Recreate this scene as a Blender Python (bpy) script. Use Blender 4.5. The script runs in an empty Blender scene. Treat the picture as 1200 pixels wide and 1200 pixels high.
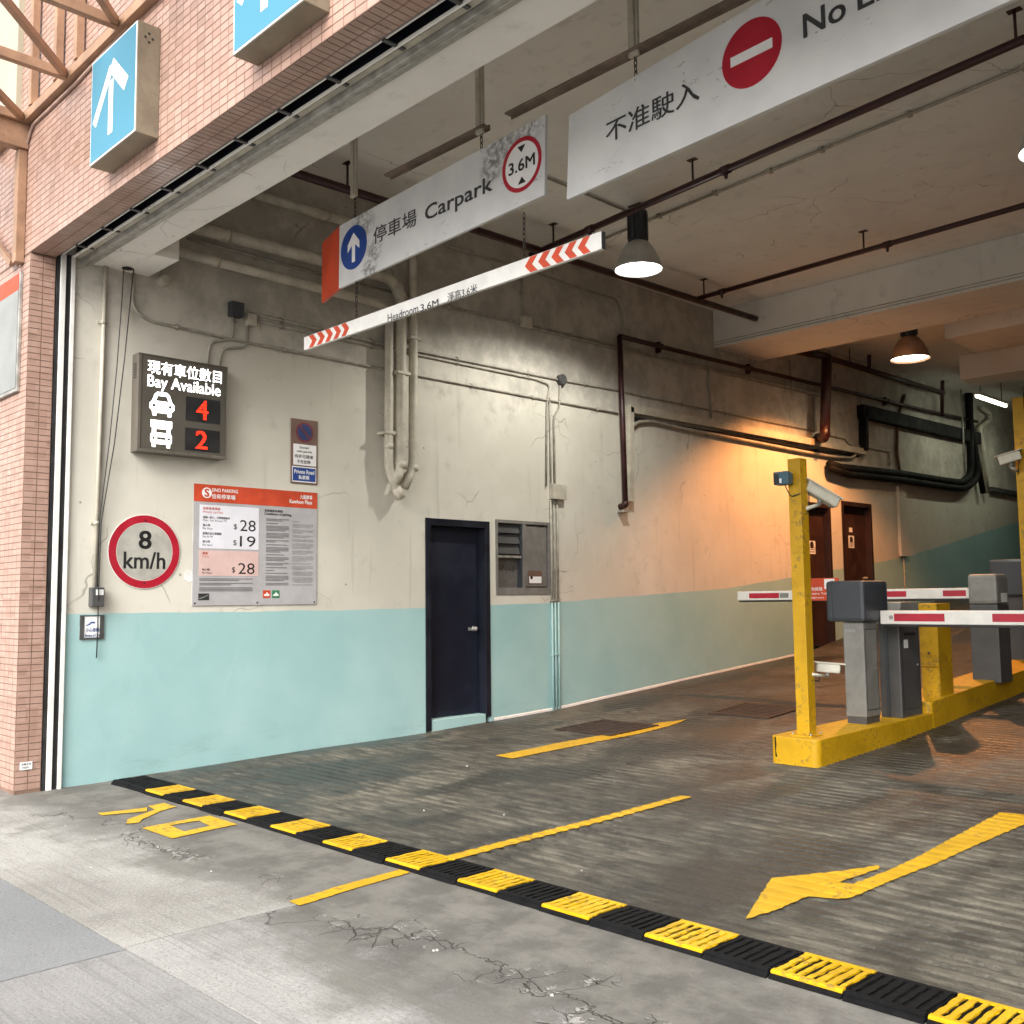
import bpy, bmesh, math, random
import numpy as np
from mathutils import Vector, Matrix, noise as mnoise

random.seed(7)
scene = bpy.context.scene
COL = scene.collection

# ------------------------------------------------------------------ camera
F_PX = 1176.0                                   # focal length of the 1200 px photograph
RW = np.array([[0.698, 0.070, 0.713], [0.716, -0.053, -0.696], [-0.011, 0.996, -0.088]])


def _camera_rotation():
    def d(px, py):
        v = np.array([px - 600.0, 600.0 - py, -F_PX])
        return v / np.linalg.norm(v)
    vx, vy = -d(-551, 716), d(1810, 690)        # the two horizontal vanishing points
    vy = vy - vx * vx.dot(vy) * 0.5
    vx = vx - vy * vy.dot(vx)
    # same orthonormalisation as the survey of the photograph
    vx /= np.linalg.norm(vx)
    vy = vy - vx * vx.dot(vy)
    vy /= np.linalg.norm(vy)
    return np.array([vx, vy, np.cross(vx, vy)])


RW = _camera_rotation()
EYE = np.array([0.0, 0.0, 1.5])
cam_data = bpy.data.cameras.new('camera')
cam = bpy.data.objects.new('camera', cam_data)
COL.objects.link(cam)
m4 = Matrix([list(RW[0]) + [EYE[0]], list(RW[1]) + [EYE[1]], list(RW[2]) + [EYE[2]], [0, 0, 0, 1]])
cam.matrix_world = m4
cam_data.sensor_width = 36.0
cam_data.sensor_fit = 'HORIZONTAL'
cam_data.lens = 36.0 * F_PX / 1200.0
cam_data.clip_start = 0.05
cam_data.clip_end = 1000.0
scene.camera = cam

# ------------------------------------------------------------------ sky, sun, exposure
SUN_EL, SUN_AZ = math.radians(36), math.radians(157)    # azimuth measured from +y towards +x
world = bpy.data.worlds.new('World')
scene.world = world
world.use_nodes = True
wn = world.node_tree
wn.nodes.clear()
w_out = wn.nodes.new('ShaderNodeOutputWorld')
w_bg = wn.nodes.new('ShaderNodeBackground')
w_sky = wn.nodes.new('ShaderNodeTexSky')
w_sky.sky_type = 'NISHITA'
w_sky.sun_disc = False
w_sky.sun_elevation = SUN_EL
w_sky.sun_rotation = SUN_AZ
w_sky.dust_density = 4.0
w_sky.air_density = 1.0
w_hsv = wn.nodes.new('ShaderNodeHueSaturation')          # thin overcast: the blue is washed out
w_hsv.inputs['Saturation'].default_value = 0.22
wn.links.new(w_sky.outputs[0], w_hsv.inputs['Color'])
wn.links.new(w_hsv.outputs[0], w_bg.inputs[0])
w_bg.inputs[1].default_value = 0.14
wn.links.new(w_bg.outputs[0], w_out.inputs[0])

sun_data = bpy.data.lights.new('sun', 'SUN')
sun_data.energy = 1.15
sun_data.angle = math.radians(38)
sun_data.color = (1.0, 0.95, 0.87)
sun = bpy.data.objects.new('sun', sun_data)
COL.objects.link(sun)
to_sun = Vector((math.sin(SUN_AZ) * math.cos(SUN_EL), math.cos(SUN_AZ) * math.cos(SUN_EL), math.sin(SUN_EL)))
sun.rotation_euler = to_sun.to_track_quat('Z', 'Y').to_euler()
sun.location = (0, -10, 12)

scene.view_settings.view_transform = 'Standard'
scene.view_settings.look = 'None'
scene.view_settings.exposure = 1.3
scene.view_settings.gamma = 1.0
scene.render.engine = 'CYCLES'
scene.cycles.max_bounces = 5
scene.cycles.diffuse_bounces = 4
scene.cycles.use_adaptive_sampling = True
scene.cycles.adaptive_threshold = 0.02
scene.cycles.glossy_bounces = 2
scene.cycles.transmission_bounces = 1
scene.cycles.caustics_reflective = False
scene.cycles.caustics_refractive = False
scene.cycles.use_denoising = True


# ------------------------------------------------------------------ survey helpers: pixel -> direction -> plane
def ray(px, py):
    return RW @ np.array([px - 600.0, 600.0 - py, -F_PX])


def onx(px, py, x):
    r = ray(px, py)
    return Vector(EYE + r * ((x - EYE[0]) / r[0]))


def ony(px, py, y):
    r = ray(px, py)
    return Vector(EYE + r * ((y - EYE[1]) / r[1]))


def onz(px, py, z):
    r = ray(px, py)
    return Vector(EYE + r * ((z - EYE[2]) / r[2]))


XW = -8.588
ZK = [2.6, 3, 4, 7, 9.08, 11.7, 15.15, 16.1, 20, 25, 33]
ZV = [0, 0.005, .03, .075, .152, .3375, .575, .74, 1.35, 2.1, 3.3]


def zf(y):
    return float(np.interp(y, ZK, ZV))


def gnd(px, py):
    t = onz(px, py, 0)
    for _ in range(60):
        t = 0.5 * t + 0.5 * onz(px, py, zf(t.y))
    return t


# ------------------------------------------------------------------ materials
class Mat:
    def __init__(self, name, rough=0.6, metallic=0.0, spec=0.5):
        self.m = bpy.data.materials.new(name)
        self.m.use_nodes = True
        self.nt = self.m.node_tree
        self.b = self.nt.nodes['Principled BSDF']
        self.b.inputs['Roughness'].default_value = rough
        self.b.inputs['Metallic'].default_value = metallic
        self.b.inputs['Specular IOR Level'].default_value = spec
        self._pos = None

    def n(self, t, **kw):
        nd = self.nt.nodes.new(t)
        for k, v in kw.items():
            setattr(nd, k, v)
        return nd

    def lk(self, a, b):
        if isinstance(a, (int, float)):
            b.default_value = a
        elif isinstance(a, tuple):
            b.default_value = a if len(a) == 4 or b.type == 'VECTOR' else a + (1.0,)
        else:
            self.nt.links.new(a, b)

    @property
    def pos(self):
        if self._pos is None:
            self._pos = self.n('ShaderNodeNewGeometry').outputs['Position']
        return self._pos

    def scaled(self, s, vec=None):
        mp = self.n('ShaderNodeMapping')
        mp.inputs['Scale'].default_value = s
        self.lk(vec or self.pos, mp.inputs['Vector'])
        return mp.outputs[0]

    def noise(self, scale, detail=4, rough=0.55, stretch=None, dist=0.0, vec=None):
        nd = self.n('ShaderNodeTexNoise')
        nd.inputs['Scale'].default_value = scale
        nd.inputs['Detail'].default_value = detail
        nd.inputs['Roughness'].default_value = rough
        nd.inputs['Distortion'].default_value = dist
        v = vec or self.pos
        if stretch:
            v = self.scaled(stretch, v)
        self.lk(v, nd.inputs['Vector'])
        return nd.outputs['Fac']

    def voro(self, scale, feature='DISTANCE_TO_EDGE', stretch=None, vec=None):
        nd = self.n('ShaderNodeTexVoronoi', feature=feature)
        nd.inputs['Scale'].default_value = scale
        v = vec or self.pos
        if stretch:
            v = self.scaled(stretch, v)
        self.lk(v, nd.inputs['Vector'])
        return nd.outputs['Distance']

    def warp(self, scale, amount, vec=None):
        nd = self.n('ShaderNodeTexNoise')
        nd.inputs['Scale'].default_value = scale
        self.lk(vec or self.pos, nd.inputs['Vector'])
        a = self.n('ShaderNodeVectorMath', operation='MULTIPLY_ADD')
        self.lk(nd.outputs['Color'], a.inputs[0])
        a.inputs[1].default_value = (amount, amount, amount)
        self.lk(vec or self.pos, a.inputs[2])
        return a.outputs[0]

    def ramp(self, fac, lo, hi, a=0.0, b=1.0):
        nd = self.n('ShaderNodeMapRange', interpolation_type='SMOOTHSTEP')
        self.lk(fac, nd.inputs['Value'])
        nd.inputs['From Min'].default_value = lo
        nd.inputs['From Max'].default_value = hi
        nd.inputs['To Min'].default_value = a
        nd.inputs['To Max'].default_value = b
        return nd.outputs[0]

    def mix(self, fac, a, b, blend='MIX'):
        nd = self.n('ShaderNodeMix', data_type='RGBA', blend_type=blend)
        self.lk(fac, nd.inputs[0])
        self.lk(a, nd.inputs[6])
        self.lk(b, nd.inputs[7])
        return nd.outputs[2]

    def math(self, op, a, b=0.0, c=None):
        nd = self.n('ShaderNodeMath', operation=op)
        self.lk(a, nd.inputs[0])
        self.lk(b, nd.inputs[1])
        if c is not None:
            self.lk(c, nd.inputs[2])
        return nd.outputs[0]

    def sep(self, vec=None):
        nd = self.n('ShaderNodeSeparateXYZ')
        self.lk(vec or self.pos, nd.inputs[0])
        return nd.outputs

    def color(self, c):
        self.lk(c, self.b.inputs['Base Color'])

    def rough(self, r):
        self.lk(r, self.b.inputs['Roughness'])

    def bump(self, h, strength=0.3, dist=0.01):
        nd = self.n('ShaderNodeBump')
        nd.inputs['Strength'].default_value = strength
        nd.inputs['Distance'].default_value = dist
        self.lk(h, nd.inputs['Height'])
        prev = self.b.inputs['Normal']
        if prev.is_linked:
            self.nt.links.new(prev.links[0].from_socket, nd.inputs['Normal'])
        self.nt.links.new(nd.outputs[0], prev)

    def emit(self, c, s):
        self.lk(c, self.b.inputs['Emission Color'])
        self.b.inputs['Emission Strength'].default_value = s


def scl(c, k):
    return tuple(min(1.0, v * k) for v in c)


def plain(name, c, rough=0.5, metallic=0.0, var=0.25, nscale=6.0, dirt=0.25, bump=0.05):
    """painted / metal / plastic part: mottled colour, blotchy roughness, faint relief"""
    M = Mat(name, rough, metallic)
    n1 = M.noise(nscale, 3, 0.6)
    n2 = M.noise(nscale * 7, 2, 0.6)
    base = M.mix(M.ramp(n1, 0.3, 0.7), scl(c, 1 - var), scl(c, 1 + var * 0.5))
    base = M.mix(M.ramp(n2, 0.55, 0.8, 0, dirt), base, scl(c, 0.45))
    M.color(base)
    M.rough(M.ramp(n1, 0.2, 0.8, max(0.05, rough - 0.12), min(1, rough + 0.15)))
    if bump:
        M.bump(n2, bump, 0.004)
    return M.m


def glow(name, c, s):
    M = Mat(name, 0.4)
    M.color(c)
    M.emit(c, s)
    return M.m


def mat_wall(name, base, dark, conc, upper):
    M = Mat(name, 0.85, spec=0.25)
    x, y, z = M.sep()
    big = M.noise(0.9, 3, 0.6)
    mid = M.noise(4.5, 4, 0.65)
    streak = M.noise(5.0, 3, 0.6, stretch=(1, 1.6, 0.12))
    fine = M.noise(38, 3, 0.6)
    c = M.mix(M.ramp(big, 0.32, 0.68), dark, base)
    c = M.mix(M.ramp(mid, 0.56, 0.76, 0, 0.42), c, scl(base, 0.62))
    c = M.mix(M.ramp(streak, 0.58, 0.78, 0, 0.38), c, scl(dark, 0.6))
    if upper:                                    # unpainted, mottled render above the lower conduit run
        edge = M.math('ADD', z, M.ramp(mid, 0, 1, -0.35, 0.35))
        edge = M.math('ADD', edge, M.ramp(big, 0, 1, -0.3, 0.3))
        up = M.ramp(edge, 3.75, 4.25)
        blot = M.noise(2.6, 5, 0.7)
        cc = M.mix(M.ramp(blot, 0.38, 0.62), scl(conc, 0.70), conc)
        cc = M.mix(M.ramp(mid, 0.48, 0.7, 0, 0.5), cc, scl(conc, 0.6))
        c = M.mix(M.math('MULTIPLY', up, 0.9), c, cc)
    spots = M.voro(3.2, 'F1')
    c = M.mix(M.ramp(spots, 0.028, 0.05, 0.7, 0), c, scl(dark, 0.35))
    w = M.warp(2.5, 0.35)
    crack = M.voro(1.1, vec=w)
    cm = M.math('MULTIPLY', M.ramp(crack, 0.0, 0.008, 1, 0), M.ramp(M.noise(0.8, 2), 0.55, 0.62))
    c = M.mix(M.math('MULTIPLY', cm, 0.65), c, scl(dark, 0.3))
    M.color(c)
    M.bump(M.math('ADD', M.noise(2.4, 2, 0.5, dist=0.6), M.math('MULTIPLY', fine, 0.12)), 0.16, 0.03)
    return M.m


MT = {}
MT['cream'] = mat_wall('cream_wall_paint', (0.65, 0.625, 0.55), (0.56, 0.535, 0.465), (0.56, 0.53, 0.47), True)


def mat_teal():
    M = Mat('teal_wall_paint', 0.62, spec=0.35)
    big = M.noise(1.1, 3, 0.6)
    mid = M.noise(5, 4, 0.65)
    c = M.mix(M.ramp(big, 0.3, 0.7), (0.311, 0.504, 0.508), (0.370, 0.559, 0.559))
    c = M.mix(M.ramp(mid, 0.58, 0.8, 0, 0.4), c, (0.28, 0.47, 0.45))
    c = M.mix(M.ramp(M.noise(14, 3, 0.7), 0.66, 0.74, 0, 0.5), c, (0.42, 0.55, 0.5))
    z = M.sep()[2]
    scuff = M.math('MULTIPLY', M.ramp(M.noise(3.0, 4, 0.7, stretch=(1, 0.8, 3)), 0.5, 0.72), M.ramp(z, 0.6, 0.05, 0, 0.28))
    c = M.mix(scuff, c, (0.22, 0.30, 0.28))
    M.color(c)
    lump = M.noise(3.2, 3, 0.6, dist=2.2)
    M.bump(M.math('MULTIPLY', lump, M.ramp(M.noise(0.9, 2), 0.42, 0.6, 0.15, 1.0)), 0.10, 0.03)
    M.bump(M.noise(30, 3, 0.6), 0.14, 0.006)
    return M.m


MT['teal'] = mat_teal()
MT['ceiling'] = mat_wall('ceiling_paint', (0.85, 0.84, 0.81), (0.77, 0.76, 0.73), (0, 0, 0), False)
MT['beam_paint'] = mat_wall('beam_paint', (0.78, 0.765, 0.725), (0.69, 0.675, 0.635), (0, 0, 0), False)
MT['soffit_white'] = mat_wall('soffit_white_paint', (0.88, 0.865, 0.82), (0.80, 0.785, 0.74), (0, 0, 0), False)


def mat_ramp_floor():
    M = Mat('ramp_concrete', 0.55, spec=0.45)
    st = M.noise(9.0, 5, 0.75, stretch=(0.45, 1.9, 1.0))
    st2 = M.noise(4.0, 3, 0.6, stretch=(0.35, 2.2, 1.0))
    big = M.noise(0.7, 3, 0.55)
    oil = M.noise(1.3, 3, 0.6, stretch=(1.1, 0.55, 1))
    fine = M.noise(55, 4, 0.8)
    grit = M.noise(190, 2, 0.6)
    c = M.mix(M.ramp(st, 0.38, 0.62), (0.016, 0.015, 0.0125), (0.085, 0.078, 0.062))
    c = M.mix(M.ramp(st2, 0.47, 0.62, 0, 0.55), c, (0.042, 0.037, 0.028))
    light = M.math('MULTIPLY', M.ramp(big, 0.44, 0.60), M.ramp(st, 0.42, 0.60, 0.25, 1.0))
    c = M.mix(M.math('MULTIPLY', light, 0.75), c, (0.165, 0.150, 0.115))
    c = M.mix(M.ramp(oil, 0.46, 0.60, 0, 0.85), c, (0.013, 0.0125, 0.0115))
    c = M.mix(M.ramp(fine, 0.53, 0.66, 0, 0.45), c, (0.17, 0.158, 0.128))
    c = M.mix(M.ramp(fine, 0.46, 0.34, 0, 0.6), c, (0.010, 0.009, 0.008))
    c = M.mix(M.ramp(grit, 0.55, 0.68, 0, 0.4), c, (0.20, 0.185, 0.15))
    y = M.sep()[1]
    c = M.mix(M.ramp(y, 6.5, 11.0, 0, 0.4), c, (0.036, 0.030, 0.025))       # rust-brown tyre dirt further up the ramp
    M.color(c)
    M.rough(M.ramp(oil, 0.42, 0.6, 0.62, 0.34))
    M.bump(M.math('ADD', M.math('ADD', fine, M.math('MULTIPLY', grit, .35)), st), 0.55, 0.012)
    return M.m


MT['ramp_floor'] = mat_ramp_floor()


def mat_concrete(name, c0, c1, cracks, brushed=True, ymask=None):
    M = Mat(name, 0.8, spec=0.3)
    big = M.noise(0.75, 3, 0.6)
    mid = M.noise(3.5, 4, 0.65)
    fine = M.noise(60, 3, 0.75)
    c = M.mix(M.ramp(big, 0.33, 0.66), c0, c1)
    c = M.mix(M.ramp(mid, 0.5, 0.78, 0, 0.5), c, scl(c0, 0.72))
    grit = M.noise(210, 2, 0.6)
    c = M.mix(M.ramp(fine, 0.53, 0.66, 0, 0.4), c, scl(c1, 1.3))
    c = M.mix(M.ramp(fine, 0.46, 0.33, 0, 0.5), c, scl(c0, 0.5))
    c = M.mix(M.ramp(grit, 0.54, 0.66, 0, 0.35), c, scl(c1, 1.35))
    c = M.mix(M.ramp(grit, 0.45, 0.34, 0, 0.45), c, scl(c0, 0.45))
    if brushed:
        br = M.noise(16, 3, 0.6, stretch=(0.05, 2.4, 1))
        c = M.mix(M.ramp(br, 0.52, 0.68, 0, 0.35), c, scl(c0, 0.62))
        M.bump(br, 0.3, 0.006)
    x, y, z = M.sep()
    if ymask:                                    # worn, oil-darkened strip along the hump
        e = M.math('ADD', y, M.ramp(mid, 0, 1, -0.35, 0.35))
        e = M.math('ADD', e, M.ramp(big, 0, 1, -0.45, 0.45))
        worn = M.ramp(e, ymask[0], ymask[1])
        c = M.mix(M.math('MULTIPLY', worn, 0.85), c, M.mix(M.ramp(mid, 0.38, 0.66), (0.081, 0.075, 0.066), (0.161, 0.153, 0.134)))
    if cracks:
        w = M.warp(4.0, 0.16)
        w = M.warp(17.0, 0.03, w)
        wander = M.math('ADD', M.ramp(M.noise(0.8, 3, 0.6, stretch=(1, .3, 1)), 0, 1, -.55, .55), M.ramp(M.noise(5, 4, 0.65), 0, 1, -.12, .12))
        d = M.math('ABSOLUTE', M.math('SUBTRACT', M.math('ADD', y, wander), cracks[0]))
        gate = M.ramp(M.noise(1.1, 2, 0.5), 0.40, 0.5)
        main = M.math('MULTIPLY', M.ramp(d, 0.0, 0.009, 1, 0), gate)
        v1 = M.voro(cracks[1], vec=w)
        near = M.math('MULTIPLY', M.ramp(d, cracks[2], cracks[2] * .3), M.ramp(M.noise(2.3, 2, 0.5), 0.50, 0.62))
        k = M.math('MAXIMUM', main, M.math('MULTIPLY', M.ramp(v1, 0.0, 0.028, .9, 0), near))
        fl = M.math('MULTIPLY', M.ramp(M.noise(6.5, 4, 0.7), 0.55, 0.62), near)
        c = M.mix(M.math('MULTIPLY', fl, 0.7), c, (0.40, 0.385, 0.36))
        c = M.mix(M.math('MULTIPLY', k, 0.5), c, (0.06, 0.056, 0.05))
        M.bump(M.math('SUBTRACT', M.math('MULTIPLY', fl, -0.6), k), 0.9, 0.016)
    M.color(c)
    M.bump(M.noise(2.2, 3, 0.6), 0.4, 0.03)
    M.bump(fine, 0.45, 0.006)
    return M.m


MT['apron'] = mat_concrete('apron_concrete', (0.254, 0.244, 0.225), (0.400, 0.392, 0.367), (2.95, 7.0, .16), True, (2.45, 2.95))
MT['apron_right'] = mat_concrete('apron_concrete_patched', (0.232, 0.226, 0.214), (0.373, 0.366, 0.351), (2.80, 6.0, .30), True, (2.25, 2.75))
MT['slab_smooth'] = mat_concrete('smooth_grey_slab', (0.209, 0.215, 0.221), (0.248, 0.255, 0.260), 0, False)
MT['slab_brushed'] = mat_concrete('brushed_grey_slab', (0.221, 0.218, 0.215), (0.300, 0.294, 0.287), 0, True)
MT['asphalt'] = plain('concrete_road', (0.40, 0.39, 0.37), 0.85, var=0.3, nscale=2, bump=0.4)
MT['joint'] = plain('joint_dirt', (0.09, 0.08, 0.07), 0.9)


def mat_tile():
    M = Mat('pink_wall_tile', 0.32, spec=0.5)
    sn = M.n('ShaderNodeVectorMath', operation='SNAP')
    M.lk(M.pos, sn.inputs[0])
    sn.inputs[1].default_value = (0.0999, 0.0999, 0.0521)
    wn_ = M.n('ShaderNodeTexWhiteNoise')
    M.lk(sn.outputs[0], wn_.inputs['Vector'])
    c = M.mix(wn_.outputs['Value'], (0.375, 0.235, 0.185), (0.45, 0.30, 0.245))
    c = M.mix(M.ramp(wn_.outputs['Value'], 0.93, 0.95, 0, 0.55), c, (0.25, 0.15, 0.11))
    g = M.noise(1.6, 3, 0.65)
    c = M.mix(M.ramp(g, 0.5, 0.75, 0, 0.4), c, (0.292, 0.181, 0.133))
    st = M.noise(4, 3, 0.6, stretch=(2.2, 2.2, 0.15))
    c = M.mix(M.ramp(st, 0.58, 0.78, 0, 0.45), c, (0.241, 0.159, 0.120))
    M.color(c)
    M.rough(M.ramp(g, 0.3, 0.7, 0.25, 0.5))
    M.bump(M.noise(25, 2, 0.6), 0.12, 0.006)
    return M.m


MT['tile'] = mat_tile()
MT['grout'] = plain('tile_grout', (0.215, 0.133, 0.098), 0.95, var=0.3)
MT['galv'] = plain('galvanised_steel', (0.43, 0.42, 0.39), 0.5, 0.55, var=0.3, nscale=12)
MT['conduit'] = plain('weathered_conduit', (0.41, 0.385, 0.33), 0.6, 0.2, var=0.3, nscale=9, dirt=0.45)
MT['pvc'] = plain('painted_drain_pipe', (0.53, 0.495, 0.41), 0.55, var=0.22, nscale=5, dirt=0.4)
MT['maroon'] = plain('maroon_pipe_paint', (0.042, 0.0105, 0.012), 0.45, var=0.4, nscale=5, dirt=0.4)
MT['black_pipe'] = plain('black_lagging', (0.005, 0.005, 0.006), 0.75, var=0.4)
MT['black'] = plain('black_plastic', (0.015, 0.015, 0.016), 0.45, var=0.3)
MT['rubber'] = plain('black_rubber', (0.006, 0.006, 0.0065), 0.75, var=0.5, nscale=14, dirt=0.3, bump=0.3)
MT['rubber'].node_tree.nodes['Principled BSDF'].inputs['Specular IOR Level'].default_value = 0.15
MT['black_pipe'].node_tree.nodes['Principled BSDF'].inputs['Specular IOR Level'].default_value = 0.2
MT['navy'] = plain('navy_door_paint', (0.008, 0.011, 0.024), 0.42, var=0.12, nscale=2)
MT['navy_dark'] = plain('navy_frame_paint', (0.006, 0.008, 0.017), 0.45, var=0.3, nscale=4)
MT['brown_door'] = plain('brown_door_paint', (0.042, 0.018, 0.014), 0.45, var=0.3, nscale=4)
MT['brown_dark'] = plain('brown_frame_paint', (0.03, 0.012, 0.009), 0.45, var=0.3, nscale=4)
MT['steel_brown'] = plain('brown_canopy_paint', (0.352, 0.211, 0.132), 0.5, var=0.25, nscale=5, dirt=0.4)
MT['grey_dark'] = plain('charcoal_plastic', (0.04, 0.046, 0.055), 0.42, var=0.15, nscale=4, dirt=0.3)
MT['grey_mid'] = plain('mid_grey_metal', (0.07, 0.07, 0.07), 0.45, var=0.18, nscale=4, dirt=0.3)
MT['grey_light'] = plain('light_grey_metal', (0.22, 0.217, 0.202), 0.42, var=0.18, nscale=4, dirt=0.3)
MT['panel_brown'] = plain('bronze_sign_metal', (0.15, 0.132, 0.108), 0.45, 0.25, var=0.15, nscale=5, dirt=0.2)
MT['sign_face'] = plain('dark_sign_face', (0.085, 0.076, 0.061), 0.5, var=0.1, nscale=5, dirt=0.15)
MT['louvre'] = plain('grey_window_metal', (0.23, 0.22, 0.205), 0.5, 0.2, var=0.2, nscale=6)
MT['louvre_glass'] = plain('dusty_window_panel', (0.14, 0.13, 0.12), 0.32, 0.1, var=0.2, nscale=6)
MT['white'] = plain('white_paint', (0.78, 0.77, 0.74), 0.45, var=0.1, nscale=6, dirt=0.18)
MT['sign_red'] = plain('red_print', (0.40, 0.008, 0.026), 0.42, var=0.1)
MT['sign_blue'] = plain('blue_print', (0.012, 0.055, 0.27), 0.42, var=0.1)
MT['orange'] = plain('orange_red_print', (0.58, 0.065, 0.022), 0.45, var=0.15)
MT['sign_dark'] = plain('dark_grey_print', (0.035, 0.038, 0.042), 0.5, var=0.2)
MT['print_black'] = plain('black_print', (0.012, 0.012, 0.013), 0.5, var=0.2)
MT['print_white'] = plain('white_print', (0.82, 0.82, 0.82), 0.5, var=0.05, dirt=0.05)
MT['print_grey'] = plain('small_grey_print', (0.20, 0.195, 0.20), 0.6, var=0.1)
MT['print_faint'] = plain('faint_grey_print', (0.34, 0.33, 0.34), 0.6, var=0.1)
MT['panel_grey'] = plain('price_board_grey', (0.43, 0.42, 0.435), 0.42, var=0.08, dirt=0.12)
MT['panel_white'] = plain('price_board_white', (0.74, 0.74, 0.80), 0.42, var=0.05, dirt=0.08)
MT['panel_pink'] = plain('price_board_pink', (0.66, 0.47, 0.44), 0.42, var=0.06, dirt=0.08)
MT['green'] = plain('green_print', (0.03, 0.20, 0.09), 0.45, var=0.1)
MT['shade'] = plain('spun_aluminium_shade', (0.52, 0.52, 0.50), 0.35, 0.3, var=0.15)
MT['cam_white'] = plain('camera_housing_white', (0.60, 0.585, 0.50), 0.4, var=0.12, dirt=0.3)
MT['teal_plastic'] = plain('teal_grey_plastic', (0.045, 0.11, 0.15), 0.45, var=0.2)
MT['frame_brown'] = plain('brown_sign_plate', (0.17, 0.095, 0.07), 0.5, var=0.2)
MT['arm_white'] = plain('barrier_arm_white', (0.76, 0.75, 0.71), 0.4, var=0.1, nscale=5, dirt=0.25)
MT['arm_red'] = plain('barrier_arm_red', (0.43, 0.012, 0.035), 0.4, var=0.15, nscale=5)
MT['cream_panel'] = plain('cream_cladding', (0.42, 0.39, 0.30), 0.5, var=0.08, nscale=2)
MT['iron'] = plain('rusty_drain_iron', (0.05, 0.032, 0.024), 0.6, 0.3, var=0.4, nscale=14, bump=0.3)
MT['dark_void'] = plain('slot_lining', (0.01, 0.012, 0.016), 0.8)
MT['box_side'] = plain('light_box_metal', (0.26, 0.225, 0.165), 0.45, 0.3, var=0.2, nscale=5, dirt=0.35)
MT['tape'] = plain('masking_tape', (0.76, 0.72, 0.60), 0.6, var=0.12, dirt=0.2)
MT['glow_white'] = glow('lit_white_print', (1.0, 0.99, 0.96), 1.6)
MT['glow_red'] = glow('lit_red_digits', (1.0, 0.02, 0.006), 1.3)
MT['glow_lamp'] = glow('lamp_lens_white', (1.0, 0.99, 0.95), 9.0)
MT['glow_warm'] = glow('lamp_lens_warm', (1.0, 0.82, 0.60), 8.0)
MT['glow_tube'] = glow('fluorescent_tube', (0.93, 1.0, 0.78), 4.0)
MT['glow_blue'] = glow('blue_light_box_face', (0.062, 0.235, 0.335), 0.03)


def mat_paint(name, c, wear, bump_y=True):
    M = Mat(name, 0.5, spec=0.4)
    n1 = M.noise(3, 3, 0.6)
    n2 = M.noise(26, 3, 0.75)
    n3 = M.noise(7, 4, 0.7, stretch=(0.5, 2.4, 1))
    cc = M.mix(M.ramp(n1, 0.3, 0.7), scl(c, 0.8), c)
    cc = M.mix(M.ramp(n3, 0.56, 0.74, 0, wear), cc, scl(c, 0.4))
    cc = M.mix(M.math('MULTIPLY', M.ramp(n2, 0.53, 0.60, 0, wear), M.ramp(n1, 0.48, 0.58)), cc, (0.07, 0.06, 0.045))
    n4 = M.noise(2.2, 4, 0.75, stretch=(1, 1, 2.5))
    cc = M.mix(M.ramp(n4, 0.56, 0.64, 0, wear * .7), cc, scl(c, 0.5))
    M.color(cc)
    M.bump(n2, 0.25, 0.005)
    return M.m


MT['yellow'] = mat_paint('yellow_paint', (0.55, 0.31, 0.003), 0.55)
MT['yellow_line'] = mat_paint('yellow_line_paint', (0.60, 0.345, 0.004), 0.55)
MT['yellow_hump'] = mat_paint('yellow_hump_paint', (0.66, 0.39, 0.004), 0.6)


def mat_sign_white(name, smudges):
    """enamelled sign sheet with scratches and sooty smudges at fixed places"""
    M = Mat(name, 0.38, spec=0.45)
    n1 = M.noise(2.2, 3, 0.6)
    c = M.mix(M.ramp(n1, 0.3, 0.7), (0.60, 0.61, 0.62), (0.70, 0.71, 0.715))
    scr = M.noise(20, 4, 0.8, stretch=(0.6, 1, 1.5), dist=0.8)
    patch = M.ramp(M.noise(2.6, 3, 0.6), 0.5, 0.62)
    c = M.mix(M.math('MULTIPLY', M.ramp(scr, 0.60, 0.66, 0, 0.75), patch), c, (0.22, 0.21, 0.20))
    for (p, r) in smudges:
        d = M.n('ShaderNodeVectorMath', operation='DISTANCE')
        M.lk(M.warp(6.0, 0.16), d.inputs[0])
        d.inputs[1].default_value = (p[0] + 0.08, p[1] + 0.08, p[2] + 0.08)
        sm = M.math('MULTIPLY', M.ramp(d.outputs['Value'], r * 1.15, r * 0.35), M.ramp(M.noise(24, 4, 0.8), 0.40, 0.60))
        c = M.mix(M.math('MULTIPLY', sm, 0.8), c, (0.14, 0.135, 0.13))
    M.color(c)
    M.bump(M.noise(1.6, 2), 0.12, 0.02)
    return M.m


# ------------------------------------------------------------------ mesh helpers
WLOC = {}


def link(o, parent=None, loc=(0, 0, 0)):
    COL.objects.link(o)
    loc = Vector(loc)
    WLOC[o] = loc
    if parent is not None:
        o.parent = parent
        o.location = loc - WLOC[parent]
    else:
        o.location = loc
    return o


def tag(o, label, cat=None, group=None, kind=None):
    if label:
        o['label'] = label
    if cat:
        o['category'] = cat
    if group:
        o['group'] = group
    if kind:
        o['kind'] = kind
    return o


def thing(name, label, cat, loc=(0, 0, 0), group=None):
    o = bpy.data.objects.new(name, None)
    o.empty_display_size = 0.1
    link(o, None, loc)
    return tag(o, label, cat, group)


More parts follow.
